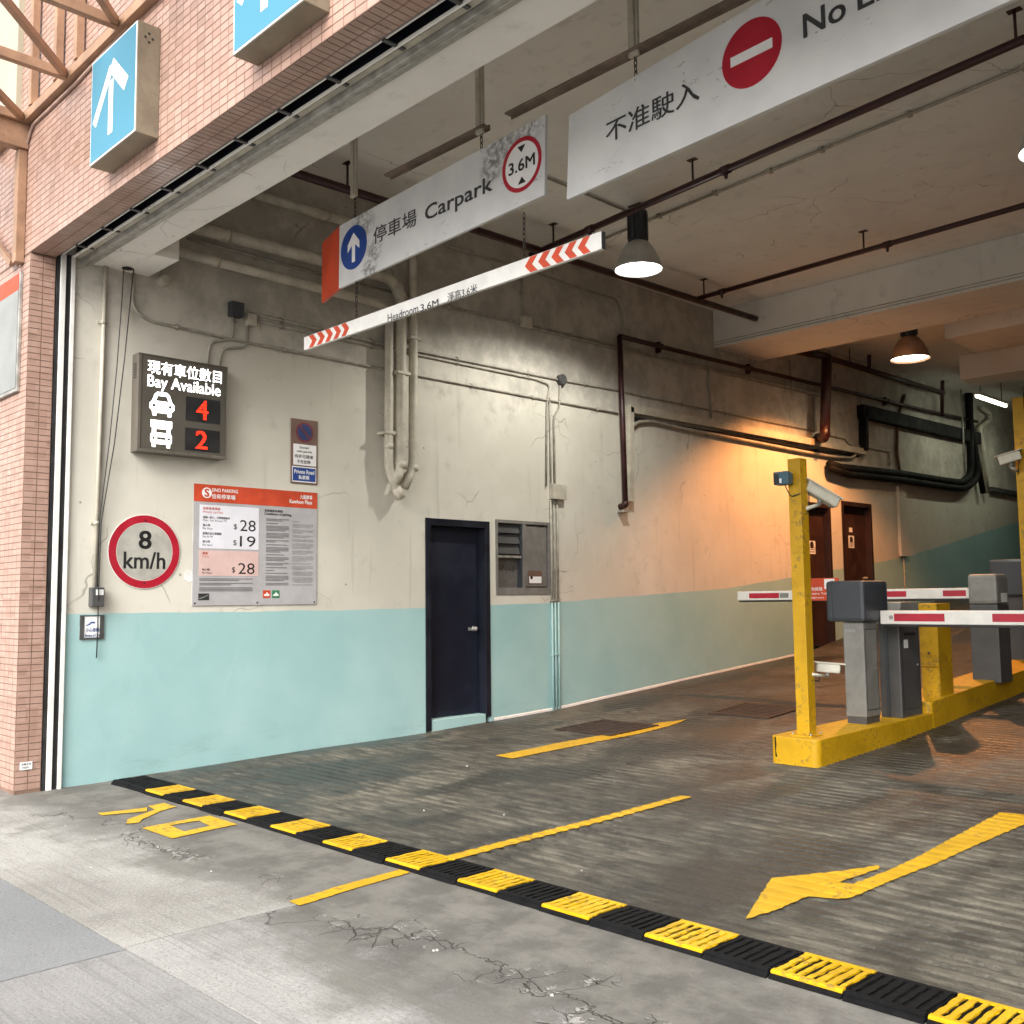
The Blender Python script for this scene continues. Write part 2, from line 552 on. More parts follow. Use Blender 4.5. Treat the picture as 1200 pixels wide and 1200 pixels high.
def mesh(name, verts, faces, mat, parent=None, smooth=False, bevel=0.0, mats=None, midx=None, fixn=True):
    vs = [Vector(v) for v in verts]
    lo = Vector((min(v.x for v in vs), min(v.y for v in vs), min(v.z for v in vs)))
    hi = Vector((max(v.x for v in vs), max(v.y for v in vs), max(v.z for v in vs)))
    c = Vector(((lo.x + hi.x) / 2, (lo.y + hi.y) / 2, lo.z))
    me = bpy.data.meshes.new(name)
    me.from_pydata([v - c for v in vs], [], faces)
    for mm in (mats or [mat]):
        me.materials.append(mm)
    if midx:
        me.polygons.foreach_set('material_index', midx)
    if fixn or bevel > 0:
        bm = bmesh.new()
        bm.from_mesh(me)
        if fixn:
            bmesh.ops.recalc_face_normals(bm, faces=bm.faces)
        if bevel > 0:
            es = [e for e in bm.edges if len(e.link_faces) == 2 and e.calc_face_angle(0) > 0.6]
            bmesh.ops.bevel(bm, geom=es, offset=bevel, segments=2, profile=0.6, affect='EDGES', clamp_overlap=True)
        bm.to_mesh(me)
        bm.free()
    if smooth:
        me.polygons.foreach_set('use_smooth', [True] * len(me.polygons))
    me.update()
    o = bpy.data.objects.new(name, me)
    return link(o, parent, c)


def box_data(x0, x1, y0, y1, z0, z1):
    v = [(x0, y0, z0), (x1, y0, z0), (x1, y1, z0), (x0, y1, z0), (x0, y0, z1), (x1, y0, z1), (x1, y1, z1), (x0, y1, z1)]
    f = [(0, 3, 2, 1), (4, 5, 6, 7), (0, 1, 5, 4), (1, 2, 6, 5), (2, 3, 7, 6), (3, 0, 4, 7)]
    return v, f


def box(name, x, y, z, mat, parent=None, bevel=0.004):
    v, f = box_data(x[0], x[1], y[0], y[1], z[0], z[1])
    return mesh(name, v, f, mat, parent, bevel=bevel)


def multi(name, parts, mat, parent=None, smooth=False, bevel=0):
    V, F = [], []
    for v, f in parts:
        k = len(V)
        V += [tuple(q) for q in v]
        F += [tuple(i + k for i in q) for q in f]
    return mesh(name, V, F, mat, parent, smooth, bevel)


def fillet(pts, r, n=5):
    pts = [Vector(p) for p in pts]
    if r <= 0 or len(pts) < 3:
        return pts
    out = [pts[0]]
    for i in range(1, len(pts) - 1):
        p, a, b = pts[i], pts[i - 1], pts[i + 1]
        da, db = (a - p), (b - p)
        if da.normalized().dot(db.normalized()) < -0.985:
            out.append(p)
            continue
        k = min(r, da.length * 0.45, db.length * 0.45)
        s, e = p + da.normalized() * k, p + db.normalized() * k
        for j in range(n + 1):
            t = j / n
            out.append(s * (1 - t) ** 2 + p * 2 * t * (1 - t) + e * t * t)
    out.append(pts[-1])
    return out


def tube_data(pts, r, seg=10, rfil=0.0):
    pts = fillet(pts, rfil)
    V, F = [], []
    t0 = (pts[1] - pts[0]).normalized()
    up = Vector((0, 0, 1)) if abs(t0.z) < 0.9 else Vector((1, 0, 0))
    nrm = (up - t0 * up.dot(t0)).normalized()
    for i, p in enumerate(pts):
        if i == 0:
            t = t0
        elif i == len(pts) - 1:
            t = (pts[i] - pts[i - 1]).normalized()
        else:
            t = ((pts[i + 1] - p).normalized() + (p - pts[i - 1]).normalized()).normalized()
        nrm = (nrm - t * nrm.dot(t)).normalized()
        bi = t.cross(nrm)
        rr = r[i] if isinstance(r, (list, tuple)) else r
        for k in range(seg):
            a = 2 * math.pi * k / seg
            V.append(p + nrm * (math.cos(a) * rr) + bi * (math.sin(a) * rr))
    n = len(pts)
    for i in range(n - 1):
        for k in range(seg):
            a, b = i * seg + k, i * seg + (k + 1) % seg
            F.append((a, b, b + seg, a + seg))
    F.append(tuple(range(seg - 1, -1, -1)))
    F.append(tuple(range((n - 1) * seg, n * seg)))
    return V, F


def tube(name, pts, r, mat, parent=None, seg=10, rfil=0.0):
    v, f = tube_data(pts, r, seg, rfil)
    o = mesh(name, v, f, mat, parent, smooth=True)
    return o


def lathe_data(cx, cy, prof, seg=28):
    V, F = [], []
    for (r, z) in prof:
        for k in range(seg):
            a = 2 * math.pi * k / seg
            V.append((cx + r * math.cos(a), cy + r * math.sin(a), z))
    for i in range(len(prof) - 1):
        for k in range(seg):
            a, b = i * seg + k, i * seg + (k + 1) % seg
            F.append((a, b, b + seg, a + seg))
    return V, F


class Frame:
    """flat sheet placed in the world: u to the right, v up, n towards the viewer"""

    def __init__(self, o, u, v, n):
        self.o, self.u, self.v, self.n = Vector(o), Vector(u).normalized(), Vector(v).normalized(), Vector(n).normalized()

    def p(self, u, v, d=0.0):
        return self.o + self.u * u + self.v * v + self.n * d

    def px(self, x, y, d=0.0):
        r = Vector(ray(x, y))
        e = Vector(EYE)
        t = (self.o + self.n * d - e).dot(self.n) / r.dot(self.n)
        q = e + r * t - self.o
        return q.dot(self.u), q.dot(self.v)

    def rect(self, x0, y0, x1, y1, d=0.0):
        """frame rectangle from a lower-left and an upper-right pixel"""
        a, b = self.px(x0, y0, d), self.px(x1, y1, d)
        return a[0], a[1], b[0], b[1]


def poly(name, fr, pts, d0, d1, mat, parent=None, bevel=0.0):
    n = len(pts)
    V = [fr.p(a, b, d0) for a, b in pts] + [fr.p(a, b, d1) for a, b in pts]
    F = [tuple(range(n - 1, -1, -1)), tuple(range(n, 2 * n))]
    F += [(i, (i + 1) % n, (i + 1) % n + n, i + n) for i in range(n)]
    return mesh(name, V, F, mat, parent, bevel=bevel)


def plate(name, fr, r, d0, d1, mat, parent=None, bevel=0.0):
    u0, v0, u1, v1 = r
    return poly(name, fr, [(u0, v0), (u1, v0), (u1, v1), (u0, v1)], d0, d1, mat, parent, bevel)


def circ(cu, cv, r, n=40):
    return [(cu + r * math.cos(2 * math.pi * i / n), cv + r * math.sin(2 * math.pi * i / n)) for i in range(n)]


def disc(name, fr, cu, cv, r, d0, d1, mat, parent=None, n=40):
    return poly(name, fr, circ(cu, cv, r, n), d0, d1, mat, parent)


def ring(name, fr, cu, cv, r0, r1, d0, d1, mat, parent=None, n=48):
    A, B = circ(cu, cv, r0, n), circ(cu, cv, r1, n)
    V = [fr.p(a, b, d0) for a, b in A] + [fr.p(a, b, d0) for a, b in B] + [fr.p(a, b, d1) for a, b in A] + [fr.p(a, b, d1) for a, b in B]
    F = []
    for i in range(n):
        j = (i + 1) % n
        F += [(i, j, n + j, n + i), (2 * n + i, 3 * n + i, 3 * n + j, 2 * n + j), (n + i, n + j, 3 * n + j, 3 * n + i), (i, 2 * n + i, 2 * n + j, j)]
    return mesh(name, V, F, mat, parent)


_tc = {}


def text_data(s, bold):
    k = (s, bold)
    if k not in _tc:
        cu = bpy.data.curves.new('lettering', 'FONT')
        cu.body = s
        cu.offset = bold
        cu.resolution_u = 3
        o = bpy.data.objects.new('lettering', cu)
        COL.objects.link(o)
        dg = bpy.context.evaluated_depsgraph_get()
        me = bpy.data.meshes.new_from_object(o.evaluated_get(dg))
        vs = [(v.co.x, v.co.y) for v in me.vertices]
        fs = [tuple(p.vertices) for p in me.polygons]
        bpy.data.objects.remove(o)
        bpy.data.curves.remove(cu)
        bpy.data.meshes.remove(me)
        x0, x1 = min(v[0] for v in vs), max(v[0] for v in vs)
        y0, y1 = min(v[1] for v in vs), max(v[1] for v in vs)
        _tc[k] = ([((a - x0) / (x1 - x0), (b - y0) / (y1 - y0)) for a, b in vs], fs, (x1 - x0) / (y1 - y0))
    return _tc[k]


def text(s, fr, r, d, mat, parent, bold=0.0, name='lettering', shear=0.0):
    """lettering fitted into the frame rectangle (u0, v0, u1, v1); u1 None keeps the type's own width"""
    vs, fs, asp = text_data(s, 0.0)
    u0, v0, u1, v1 = r
    if u1 is None:
        u1 = u0 + (v1 - v0) * asp
    shifts = [(0, 0)]
    if bold > 0:                                 # heavier weight: the same outline laid over itself, a hair apart
        k = bold * (v1 - v0)
        shifts = [(-k, -k * .6), (k, -k * .6), (-k, k * .6), (k, k * .6), (0, 0)]
    V, F = [], []
    for i, (su, sv) in enumerate(shifts):
        n0 = len(V)
        V += [fr.p(u0 + a * (u1 - u0) + su, v0 + b * (v1 - v0) + sv, d + i * 0.00012) for a, b in vs]
        F += [tuple(q + n0 for q in f_) for f_ in fs]
    return mesh(name, V, F, mat, parent, fixn=False)


# ------------------------------------------------------------------ the place: key planes
XW = -8.588                 # inner face of the left wall
YF = 2.825                  # face of the tiled fascia
YR = 3.03                   # back of the fascia / pillar
ZS = 4.44                   # white soffit
ZC = 5.876                  # ceiling
YB = 33.0                   # back of the hall
XR = 4.0                    # right wall
WALL = Frame((XW, 0, 0), (0, 1, 0), (0, 0, 1), (1, 0, 0))
FACE = Frame((0, YF, 0), (1, 0, 0), (0, 0, 1), (0, -1, 0))


# ------------------------------------------------------------------ ground
def nz(x, y, z=0.0):
    return mnoise.noise(Vector((x, y, z)))


def groove(x, y):
    ph = (y + 0.03 * nz(x * 0.25, y * 0.5, 8.0) + 0.012 * nz(x * 0.7, y * 1.6) + 0.006 * nz(x * 3.1, y * 4.0, 3.0)) / 0.108
    c = math.cos(2 * math.pi * ph)
    amp = 0.0100 * max(0.2, 0.72 + 0.8 * nz(x * 0.8, y * 1.1, 7.0))
    fade = min(1.0, max(0.0, (y - 3.9) / 0.15)) * min(1.0, max(0.0, (x - XW - 0.28) / 0.12))
    t = min(1.0, max(0.0, (c - 0.15) / 0.5))
    return -amp * t * t * (3 - 2 * t) * fade


def floor_z(x, y, k=1.0):
    z = zf(y) + 0.008 * nz(x * 0.8, y * 0.8, 1.0)
    if y > 3.85:
        z += k * groove(x, y)
    return z


def grid(name, xs, ys, fz, mat, parent=None, skirt=0.0):
    nx, ny = len(xs), len(ys)
    V = [(x, y, fz(x, y)) for y in ys for x in xs]
    F = [(j * nx + i, j * nx + i + 1, (j + 1) * nx + i + 1, (j + 1) * nx + i) for j in range(ny - 1) for i in range(nx - 1)]
    if skirt:
        b = [j * nx for j in range(ny)], [j * nx + nx - 1 for j in range(ny)], list(range(nx)), list(range((ny - 1) * nx, ny * nx))
        for line in b:
            k = len(V)
            n_ = len(line)
            V += [V[i] for i in line] + [(V[i][0], V[i][1], V[i][2] - skirt) for i in line]
            for q in range(n_ - 1):
                F.append((k + q, k + q + 1, k + n_ + q + 1, k + n_ + q))
    o = mesh(name, V, F, mat, parent, fixn=False)
    o.data.polygons.foreach_set('use_smooth', [True] * len(o.data.polygons))
    return o


def lin(a, b, n):
    return [a + (b - a) * i / n for i in range(n + 1)]


road = box('ground', (-220, 220), (-220, 220), (-0.5, -0.06), MT['asphalt'], None, 0)
tag(road, None, None, kind='structure')
pave = box('pavement', (-16, 8), (-3.2, 3.6), (-0.055, -0.035), MT['joint'], None, 0)
tag(pave, None, None, kind='structure')
G = 0.006


def flat_z(x, y):
    return 0.004 * nz(x * 0.6, y * 0.6, 4.0)


def apron_z(x, y):
    z = zf(y) + 0.007 * nz(x * 0.9, y * 0.9, 2.0) + 0.004 * nz(x * 3, y * 3, 9.0)
    hole = max(0.0, 1 - math.hypot((x + 3.9) / 1.5, (y - 2.95) / 0.35))
    return z - 0.014 * hole * (0.6 + nz(x * 5, y * 5, 5.0)) if y < 3.5 else z


XJ = -4.43
grid('concrete_slab', lin(-12, XJ - G, 60), lin(-0.4, 1.945 - G, 24), flat_z, MT['slab_smooth'], pave, 0.05)
grid('concrete_slab', lin(XJ + G, 0.6, 50), lin(-0.4, 1.945 - G, 24), flat_z, MT['slab_brushed'], pave, 0.05)
grid('concrete_slab', lin(0.6 + 2 * G, 7, 40), lin(-0.4, 1.945 - G, 24), flat_z, MT['slab_brushed'], pave, 0.05)
for xa, xb in ((-14, XJ - G), (XJ + G, 7)):
    grid('concrete_slab', lin(xa, xb, 30), lin(-3.0, -0.4 - 2 * G, 12), flat_z, MT['slab_brushed'], pave, 0.05)
xja = -4.46
grid('concrete_slab', lin(-14, xja - G * .7, 190), lin(1.945 + G, 3.70, 36), apron_z, MT['apron'], pave, 0.05)
grid('concrete_slab', lin(xja + G * .7, 7, 190), lin(1.945 + G, 3.70, 36), apron_z, MT['apron_right'], pave, 0.05)

ramp = grid('ramp_floor', lin(XW - 0.02, -1.0, 66) + lin(-0.6, XR, 8), lin(3.69, 13.0, 1240) + lin(13.1, YB, 60), floor_z, MT['ramp_floor'])
tag(ramp, None, None, kind='structure')


# ------------------------------------------------------------------ left wall with its painted band and door openings
BK = [2.9, 3.14, 7.0, 9.1, 12.84, 18.9, 24.9, 33]
BV = [1.425, 1.425, 1.42, 1.466, 1.635, 2.23, 3.18, 4.4]


def band(y):
    return float(np.interp(y, BK, BV)) + 0.010 * nz(y * 2.3, 1.7) + 0.005 * nz(y * 7, 4.1)


DOOR_B = (7.045, 8.0, 2.415)                    # blue door: y0, y1, top
DOOR_1 = (15.16, 16.12, 3.10)
DOOR_2 = (16.53, 17.66, 3.19)
OPEN = [(DOOR_B[0], DOOR_B[1], -1, DOOR_B[2]), (DOOR_1[0], DOOR_1[1], -1, DOOR_1[2]), (DOOR_2[0], DOOR_2[1], -1, DOOR_2[2]),
        (8.105, 9.05, 1.56, 2.455)]


def build_left_wall():
    ys = sorted(set([round(YR + 0.012 + 0.12 * i, 4) for i in range(int((YB - YR) / 0.12))] + [YB] + [o[k] for o in OPEN for k in (0, 1)]))
    V, F, MI = [], [], []

    def q(ya, yb, za, zb, zc, zd, mi):
        k = len(V)
        V.extend([(XW, ya, za), (XW, yb, zb), (XW, yb, zc), (XW, ya, zd)])
        F.append((k, k + 1, k + 2, k + 3))
        MI.append(mi)
    for ya, yb in zip(ys[:-1], ys[1:]):
        ym = (ya + yb) / 2
        iv = [(min(zf(ya), zf(yb)) - 0.12, ZC + 0.1)]
        for o in OPEN:
            if o[0] < ym < o[1]:
                iv = [s for a, b in iv for s in ((a, min(b, o[2])), (max(a, o[3]), b)) if s[1] > s[0] + 1e-6]
        ba, bb = band(ya), band(yb)
        for a, b in iv:
            if b <= min(ba, bb):
                q(ya, yb, a, a, b, b, 1)
            elif a >= max(ba, bb):
                q(ya, yb, a, a, b, b, 0)
            else:
                q(ya, yb, a, a, bb, ba, 1)
                q(ya, yb, ba, bb, b, b, 0)
    # reveals of the openings (0.16 deep) and the solid wall behind
    for (y0, y1, z0, z1) in OPEN:
        zb = max(z0, zf(y0) - 0.12)
        bb = band((y0 + y1) / 2)
        for yy in (y0, y1):
            for za, zc, mi in ((zb, min(bb, z1), 1), (min(bb, z1), z1, 0)):
                if zc > za:
                    k = len(V)
                    V.extend([(XW, yy, za), (XW - 0.3, yy, za), (XW - 0.3, yy, zc), (XW, yy, zc)])
                    F.append((k, k + 1, k + 2, k + 3))
                    MI.append(mi)
        for zz in (z1, z0):
            if zz > 0:
                k = len(V)
                V.extend([(XW, y0, zz), (XW, y1, zz), (XW - 0.3, y1, zz), (XW - 0.3, y0, zz)])
                F.append((k, k + 1, k + 2, k + 3))
                MI.append(0)
    k = len(V)
    V.extend([(XW - 0.3, YR, -0.3), (XW - 0.3, YB, -0.3), (XW - 0.3, YB, ZC + 0.1), (XW - 0.3, YR, ZC + 0.1)])
    F.append((k, k + 1, k + 2, k + 3))
    MI.append(0)
    o = mesh('car_park_wall', V, F, None, None, mats=[MT['cream'], MT['teal']], midx=MI, fixn=False)
    return o


lw = build_left_wall()
tag(lw, 'long cream wall with a teal painted lower band beside the ramp', 'wall')
# white bead of paint along the foot of the wall
V, F = [], []
yy = [8.05 + 0.15 * i for i in range(48)]
for i, y in enumerate(yy):
    w = 0.010 + 0.006 * nz(y * 3, 0.3)
    V += [(XW, y, zf(y) - 0.02), (XW + w, y, zf(y) - 0.02), (XW + w * 0.7, y, zf(y) + 0.022), (XW, y, zf(y) + 0.03)]
    if i:
        k = (i - 1) * 4
        F += [(k + a, k + 4 + a, k + 4 + (a + 1) % 4, k + (a + 1) % 4) for a in range(1, 3)]
mesh('paint_bead', V, F, MT['white'], lw)

rw_ = box('car_park_wall', (XR, XR + 0.25), (YR, YB), (-0.1, ZC + 0.1), MT['cream'], None, 0)
tag(rw_, 'plain cream wall closing the far right side of the car park entrance', 'wall')
bw = box('car_park_wall', (XW - 0.3, XR + 0.25), (YB + 0.01, YB + 0.25), (2.9, ZC + 0.3), MT['cream'], None, 0)
tag(bw, 'plain wall at the far back end of the car park ramp', 'wall')

ceil = box('ceiling', (XW - 0.3, XR + 0.25), (3.61, YB + 0.25), (ZC, ZC + 0.25), MT['ceiling'], None, 0)
tag(ceil, None, None, kind='structure')


def beam(x0, x1, y0, y1, z0, z1, label, mat, ledge=True):
    t = thing('concrete_beam', label, 'beam', (x0, y0, z0))
    box('beam_body', (x0, x1), (y0, y1), (z0, z1), mat, t, 0.012)
    if ledge:                                   # board marks along the bottom arris
        for k, zz in enumerate((0.035, 0.075)):
            box('arris_strip', (x0, x1), (y0 - 0.006, y0 + 0.003), (z0 + zz, z0 + zz + 0.012), MT['conduit'], t, 0)
    return t


beam(XW + 0.003, XR - 0.003, 12.715, 13.99, 5.294, ZC - 0.002, 'deep painted concrete beam crossing the ceiling behind the white lamp', MT['beam_paint'])
beam(-6.28, XR - 0.003, 15.64, 16.9, 5.50, ZC - 0.002, 'dark concrete drop beam to the right of the warm lamp', MT['beam_paint'], False)
beam(-7.2, XR - 0.003, 18.52, 19.3, 5.42, ZC - 0.002, 'far concrete beam lit from beside by the strip light', MT['beam_paint'], False)

# front beam with white soffit, dark shutter slot in front of it
fb = thing('entrance_beam', 'white soffit beam running over the car park entrance', 'beam', (XW, 3.31, ZS))
box('soffit_beam', (XW - 0.28, XR + 0.2), (3.312, 3.612), (ZS, ZC + 0.2), MT['soffit_white'], fb, 0.006)
bl = onz(210, 305, ZS)
box('soffit_block', (XW + 0.002, bl.x), (3.615, bl.y), (ZS - 0.003, ZC - 0.003), MT['soffit_white'], fb, 0.006)
sh = thing('roller_shutter', 'rolled up shutter slot with steel rails under the tiled fascia', 'shutter', (XW, YR, ZS))
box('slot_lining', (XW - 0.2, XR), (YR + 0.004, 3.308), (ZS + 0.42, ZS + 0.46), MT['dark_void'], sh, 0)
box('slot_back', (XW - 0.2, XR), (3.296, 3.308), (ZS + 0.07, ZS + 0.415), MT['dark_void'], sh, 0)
box('bottom_rail', (XW + 0.045, XR), (3.222, 3.309), (ZS - 0.03, ZS + 0.03), MT['galv'], sh, 0.006)
box('bottom_rail_lip', (XW + 0.045, XR), (3.262, 3.27), (ZS - 0.038, ZS - 0.029), MT['conduit'], sh, 0)
box('curtain_edge', (XW + 0.045, XR), (3.178, 3.219), (ZS + 0.012, ZS + 0.04), MT['pvc'], sh, 0.004)
box('curtain', (XW + 0.045, XR), (3.182, 3.215), (ZS + 0.042, ZS + 0.415), MT['navy_dark'], sh, 0)
for yy_, zz_ in ((3.062, ZS + 0.03), (3.145, ZS + 0.016)):
    box('guide_rail', (XW + 0.045, XR), (yy_, yy_ + 0.012), (zz_ - .02, zz_), MT['soffit_white'], sh, 0.003)
for k in range(22):
    xx = XW + 0.35 + 0.52 * k
    box('bracket', (xx, xx + 0.028), (3.058, 3.20), (ZS + 0.002, ZS + 0.012), MT['grey_mid'], sh, 0.002)
gd = thing('shutter_guide', 'pair of white steel shutter guide channels at the pillar edge', 'guide rail', (XW, 3.06, 0))
for k, (ya, yb, mt_) in enumerate(((3.036, 3.062, 'black'), (3.064, 3.105, 'white'), (3.107, 3.15, 'black'), (3.152, 3.182, 'white'))):
    box('channel' if mt_ == 'white' else 'channel_gap', (XW + 0.002, XW + (0.032 if mt_ == 'white' else 0.014)), (ya, yb), (-0.02, ZS + 0.03), MT[mt_], gd, 0.002)


# ------------------------------------------------------------------ tiled pillar and fascia
TW, TH, TG, TD = 0.10, 0.0522, 0.007, 0.0018


def tile_mesh(w, h, d):
    """one tile centred on its face: local u = x, v = z, thickness towards -y"""
    e = 0.0008
    a, b = w / 2, h / 2
    v = [(-a, 0, -b), (a, 0, -b), (a, 0, b), (-a, 0, b), (-a + e, -d, -b + e), (a - e, -d, -b + e), (a - e, -d, b - e), (-a + e, -d, b - e)]
    f = [(4, 5, 6, 7), (0, 1, 5, 4), (1, 2, 6, 5), (2, 3, 7, 6), (3, 0, 4, 7)]
    return v, f


def tile_surface(parent, cells, limit):
    """cells: (centre, u axis, v axis, outward normal, w, h). The largest in view stay single tiles, the rest is one part."""
    eye = Vector(EYE)

    def area(c):
        dd = c[0] - eye
        p = RW.T @ np.array(dd)
        if p[2] > -0.1:
            return 0
        sx, sy = 600 + F_PX * p[0] / -p[2], 600 - F_PX * p[1] / -p[2]
        if not (-5 < sx < 1205 and -5 < sy < 1205):
            return 0
        return max(0.0, -dd.normalized().dot(c[3])) * c[4] * c[5] / dd.length_squared
    order = sorted(cells, key=area, reverse=True)
    cache = {}
    for c in order[:limit]:
        key = (round(c[4], 4), round(c[5], 4), tuple(round(q, 2) for q in c[3]))
        M3 = Matrix((c[1], -c[3], c[2])).transposed()
        if key not in cache:
            v, f = tile_mesh(c[4], c[5], TD)
            me = bpy.data.meshes.new('tile')
            me.from_pydata([M3 @ Vector(q) for q in v], [], f)
            me.materials.append(MT['tile'])
            cache[key] = me
        o = bpy.data.objects.new('tile', cache[key])
        link(o, parent, c[0] + c[3] * random.uniform(0, 0.0012))
    V, F = [], []
    for c in order[limit:]:
        M3 = Matrix((c[1], -c[3], c[2])).transposed()
        v, f = tile_mesh(c[4], c[5], TD)
        k = len(V)
        off = c[0] + c[3] * random.uniform(0, 0.0012)
        V += [off + M3 @ Vector(q) for q in v]
        F += [tuple(i + k for i in q) for q in f]
    if V:
        o = mesh('tiles', V, F, MT['tile'], parent, fixn=False)
        o['kind'] = 'stuff'


UX, UY, UZ = Vector((1, 0, 0)), Vector((0, 1, 0)), Vector((0, 0, 1))
ZFA = 4.43                                        # underside of the fascia
pil = box('tiled_pillar', (-11.5, XW - 0.001), (YF + TD, YR), (-0.05, ZFA - 0.002), MT['grout'], None, 0)
tag(pil, 'pink tiled pillar at the left side of the car park entrance', 'pillar')
cells = []
nrow = int(ZFA / TH)
for j in range(nrow):
    zc = 0.03 + TH * (j + 0.5)
    for i in range(16):
        cells.append((Vector((XW - 0.004 - TW * (i + 0.5), YF + TD, zc)), UX, UZ, -UY, TW - TG, TH - TG))
    for i in range(2):
        cells.append((Vector((XW - 0.001, YF + 0.003 + 0.101 * (i + 0.5), zc)), UY, UZ, UX, 0.101 - TG, TH - TG))
tile_surface(pil, cells, 285)

fas = box('tiled_fascia', (-13, 6), (YF + TD, YR), (ZFA + TD, 11.0), MT['grout'], None, 0)
tag(fas, 'pink tiled fascia wall above the car park entrance', 'wall')
cells = []
for j in range(58):
    zc = ZFA + 0.002 + TH * (j + 0.5)
    for i in range(-34, 58):
        cells.append((Vector((XW + TW * (i + 0.5), YF + TD, zc)), UX, UZ, -UY, TW - TG, TH - TG))
for i in range(120):
    for j in range(2):
        cells.append((Vector((XW + 0.004 + TH * (i + 0.5), YF + 0.004 + 0.1 * (j + 0.5), ZFA + TD)), UY, UX, -UZ, 0.1 - TG, TH - TG))
tile_surface(fas, cells, 285)

clad = plate('cladding_panel', FACE, (-11.5, 5.66, -8.93, 9.5), -0.002, 0.05, MT['cream_panel'], None, 0.004)
tag(clad, 'pale cream cladding panel beside the canopy at the top left', 'panel')
rp = box('tiled_pillar', (2.2, XR + 0.25), (YF + TD, YR), (-0.05, ZFA - 0.002), MT['grout'], None, 0)
tag(rp, 'tiled pillar on the far right side of the entrance', 'pillar')
cells = [(Vector((2.2 + 0.004 + TW * (i + 0.5), YF + TD, 0.03 + TH * (j + 0.5))), UX, UZ, -UY, TW - TG, TH - TG) for j in range(nrow) for i in range(20)]
tile_surface(rp, cells, 0)

# small paper sticker at the foot of the pillar
RVL = Frame((XW, 0, 0), (0, 1, 0), (0, 0, 1), (1, 0, 0))
st = thing('sticker', 'small white printed sticker low on the tiled pillar', 'sticker', tuple(RVL.p(*RVL.px(30, 902), 0.008)))
r = RVL.rect(23, 903, 38, 892, 0.008)
plate('paper', RVL, r, 0.0068, 0.0085, MT['print_white'], st)
text('3834', RVL, (r[0] + .012, (r[1] + r[3]) / 2 + .006, r[2] - .012, r[3] - .01), 0.0095, MT['print_black'], st, 0.03)
text('1020', RVL, (r[0] + .02, r[1] + .012, r[2] - .03, (r[1] + r[3]) / 2 - .006), 0.0095, MT['print_black'], st, 0.03)


# ------------------------------------------------------------------ doors and window in the left wall
def wall_door(name, label, y0, y1, ztop, zbot, leaf, frame, depth, zjl, zjr, sticker=None, knob=True):
    t = thing(name, label, 'door', (XW, (y0 + y1) / 2, zbot))
    fw = 0.07
    box('jamb', (XW - depth - 0.03, XW + 0.012), (y0 - 0.005, y0 + fw), (zjl, ztop + 0.005), frame, t, 0.004)
    box('jamb', (XW - depth - 0.03, XW + 0.012), (y1 - fw, y1 + 0.005), (zjr, ztop + 0.005), frame, t, 0.004)
    box('door_head', (XW - depth - 0.03, XW + 0.011), (y0 + fw + 0.001, y1 - fw - 0.001), (ztop - 0.075, ztop + 0.004), frame, t, 0.004)
    lf = box('leaf', (XW - depth - 0.04, XW - depth), (y0 + fw + 0.003, y1 - fw - 0.003), (zbot + 0.008, ztop - 0.078), leaf, t, 0.003)
    if knob:
        v, f = lathe_data(0, 0, [(0.0, 0.062), (0.018, 0.06), (0.027, 0.045), (0.024, 0.03), (0.012, 0.022), (0.012, 0.008), (0.03, 0.006), (0.03, 0.0)], 16)
        ky, kz = y1 - fw - 0.085, zbot + 0.97
        mesh('knob', [(XW - depth + q[2], ky + q[0], kz + q[1]) for q in v], f, MT['galv'], lf, smooth=True)
        box('lock_plate', (XW - depth + 0.001, XW - depth + 0.008), (ky - 0.085, ky - 0.045), (kz - 0.018, kz + 0.018), MT['galv'], lf, 0.003)
    if sticker:
        for (a, b, c, d) in sticker:
            fr = Frame((XW - depth, 0, 0), (0, 1, 0), (0, 0, 1), (1, 0, 0))
            r = fr.rect(a, b, c, d)
            plate('notice', fr, r, 0.001, 0.004, MT['print_white'], t)
            if r[3] - r[1] > 0.15:
                disc('pictogram', fr, (r[0] + r[2]) / 2, r[1] + (r[3] - r[1]) * 0.68, (r[2] - r[0]) * 0.27, 0.0045, 0.0055, MT['iron'], t, 20)
                for k in range(3):
                    plate('text_line', fr, (r[0] + .02, r[1] + .03 + .035 * k, r[2] - .02, r[1] + .045 + .035 * k), 0.0045, 0.0055, MT['print_grey'], t)
    return t


zb = 0.205
wall_door('blue_door', 'tall navy blue steel door in the teal and cream wall', DOOR_B[0], DOOR_B[1], DOOR_B[2], zb, MT['navy'], MT['navy_dark'], 0.11, 0.09, 0.17)
v, f = box_data(XW - 0.28, XW + 0.004, DOOR_B[0] + 0.072, DOOR_B[1] - 0.072, -0.05, zb)
stp = mesh('door_step', v, f, MT['teal'], None, bevel=0.01)
tag(stp, 'teal painted concrete step under the navy door', 'step')
wall_door('brown_door', 'brown door partly hidden behind the yellow camera post', DOOR_1[0], DOOR_1[1], DOOR_1[2], 0.66, MT['brown_door'], MT['brown_dark'], 0.10, 0.6, 0.66,
          [(947.5, 649, 955, 634)])
wall_door('brown_door', 'second brown door with a small white notice at eye level', DOOR_2[0], DOOR_2[1], DOOR_2[2], 0.86, MT['brown_door'], MT['brown_dark'], 0.10, 0.8, 0.95,
          [(994.5, 642, 1000.5, 628), (995, 623.5, 998.5, 618.5)])

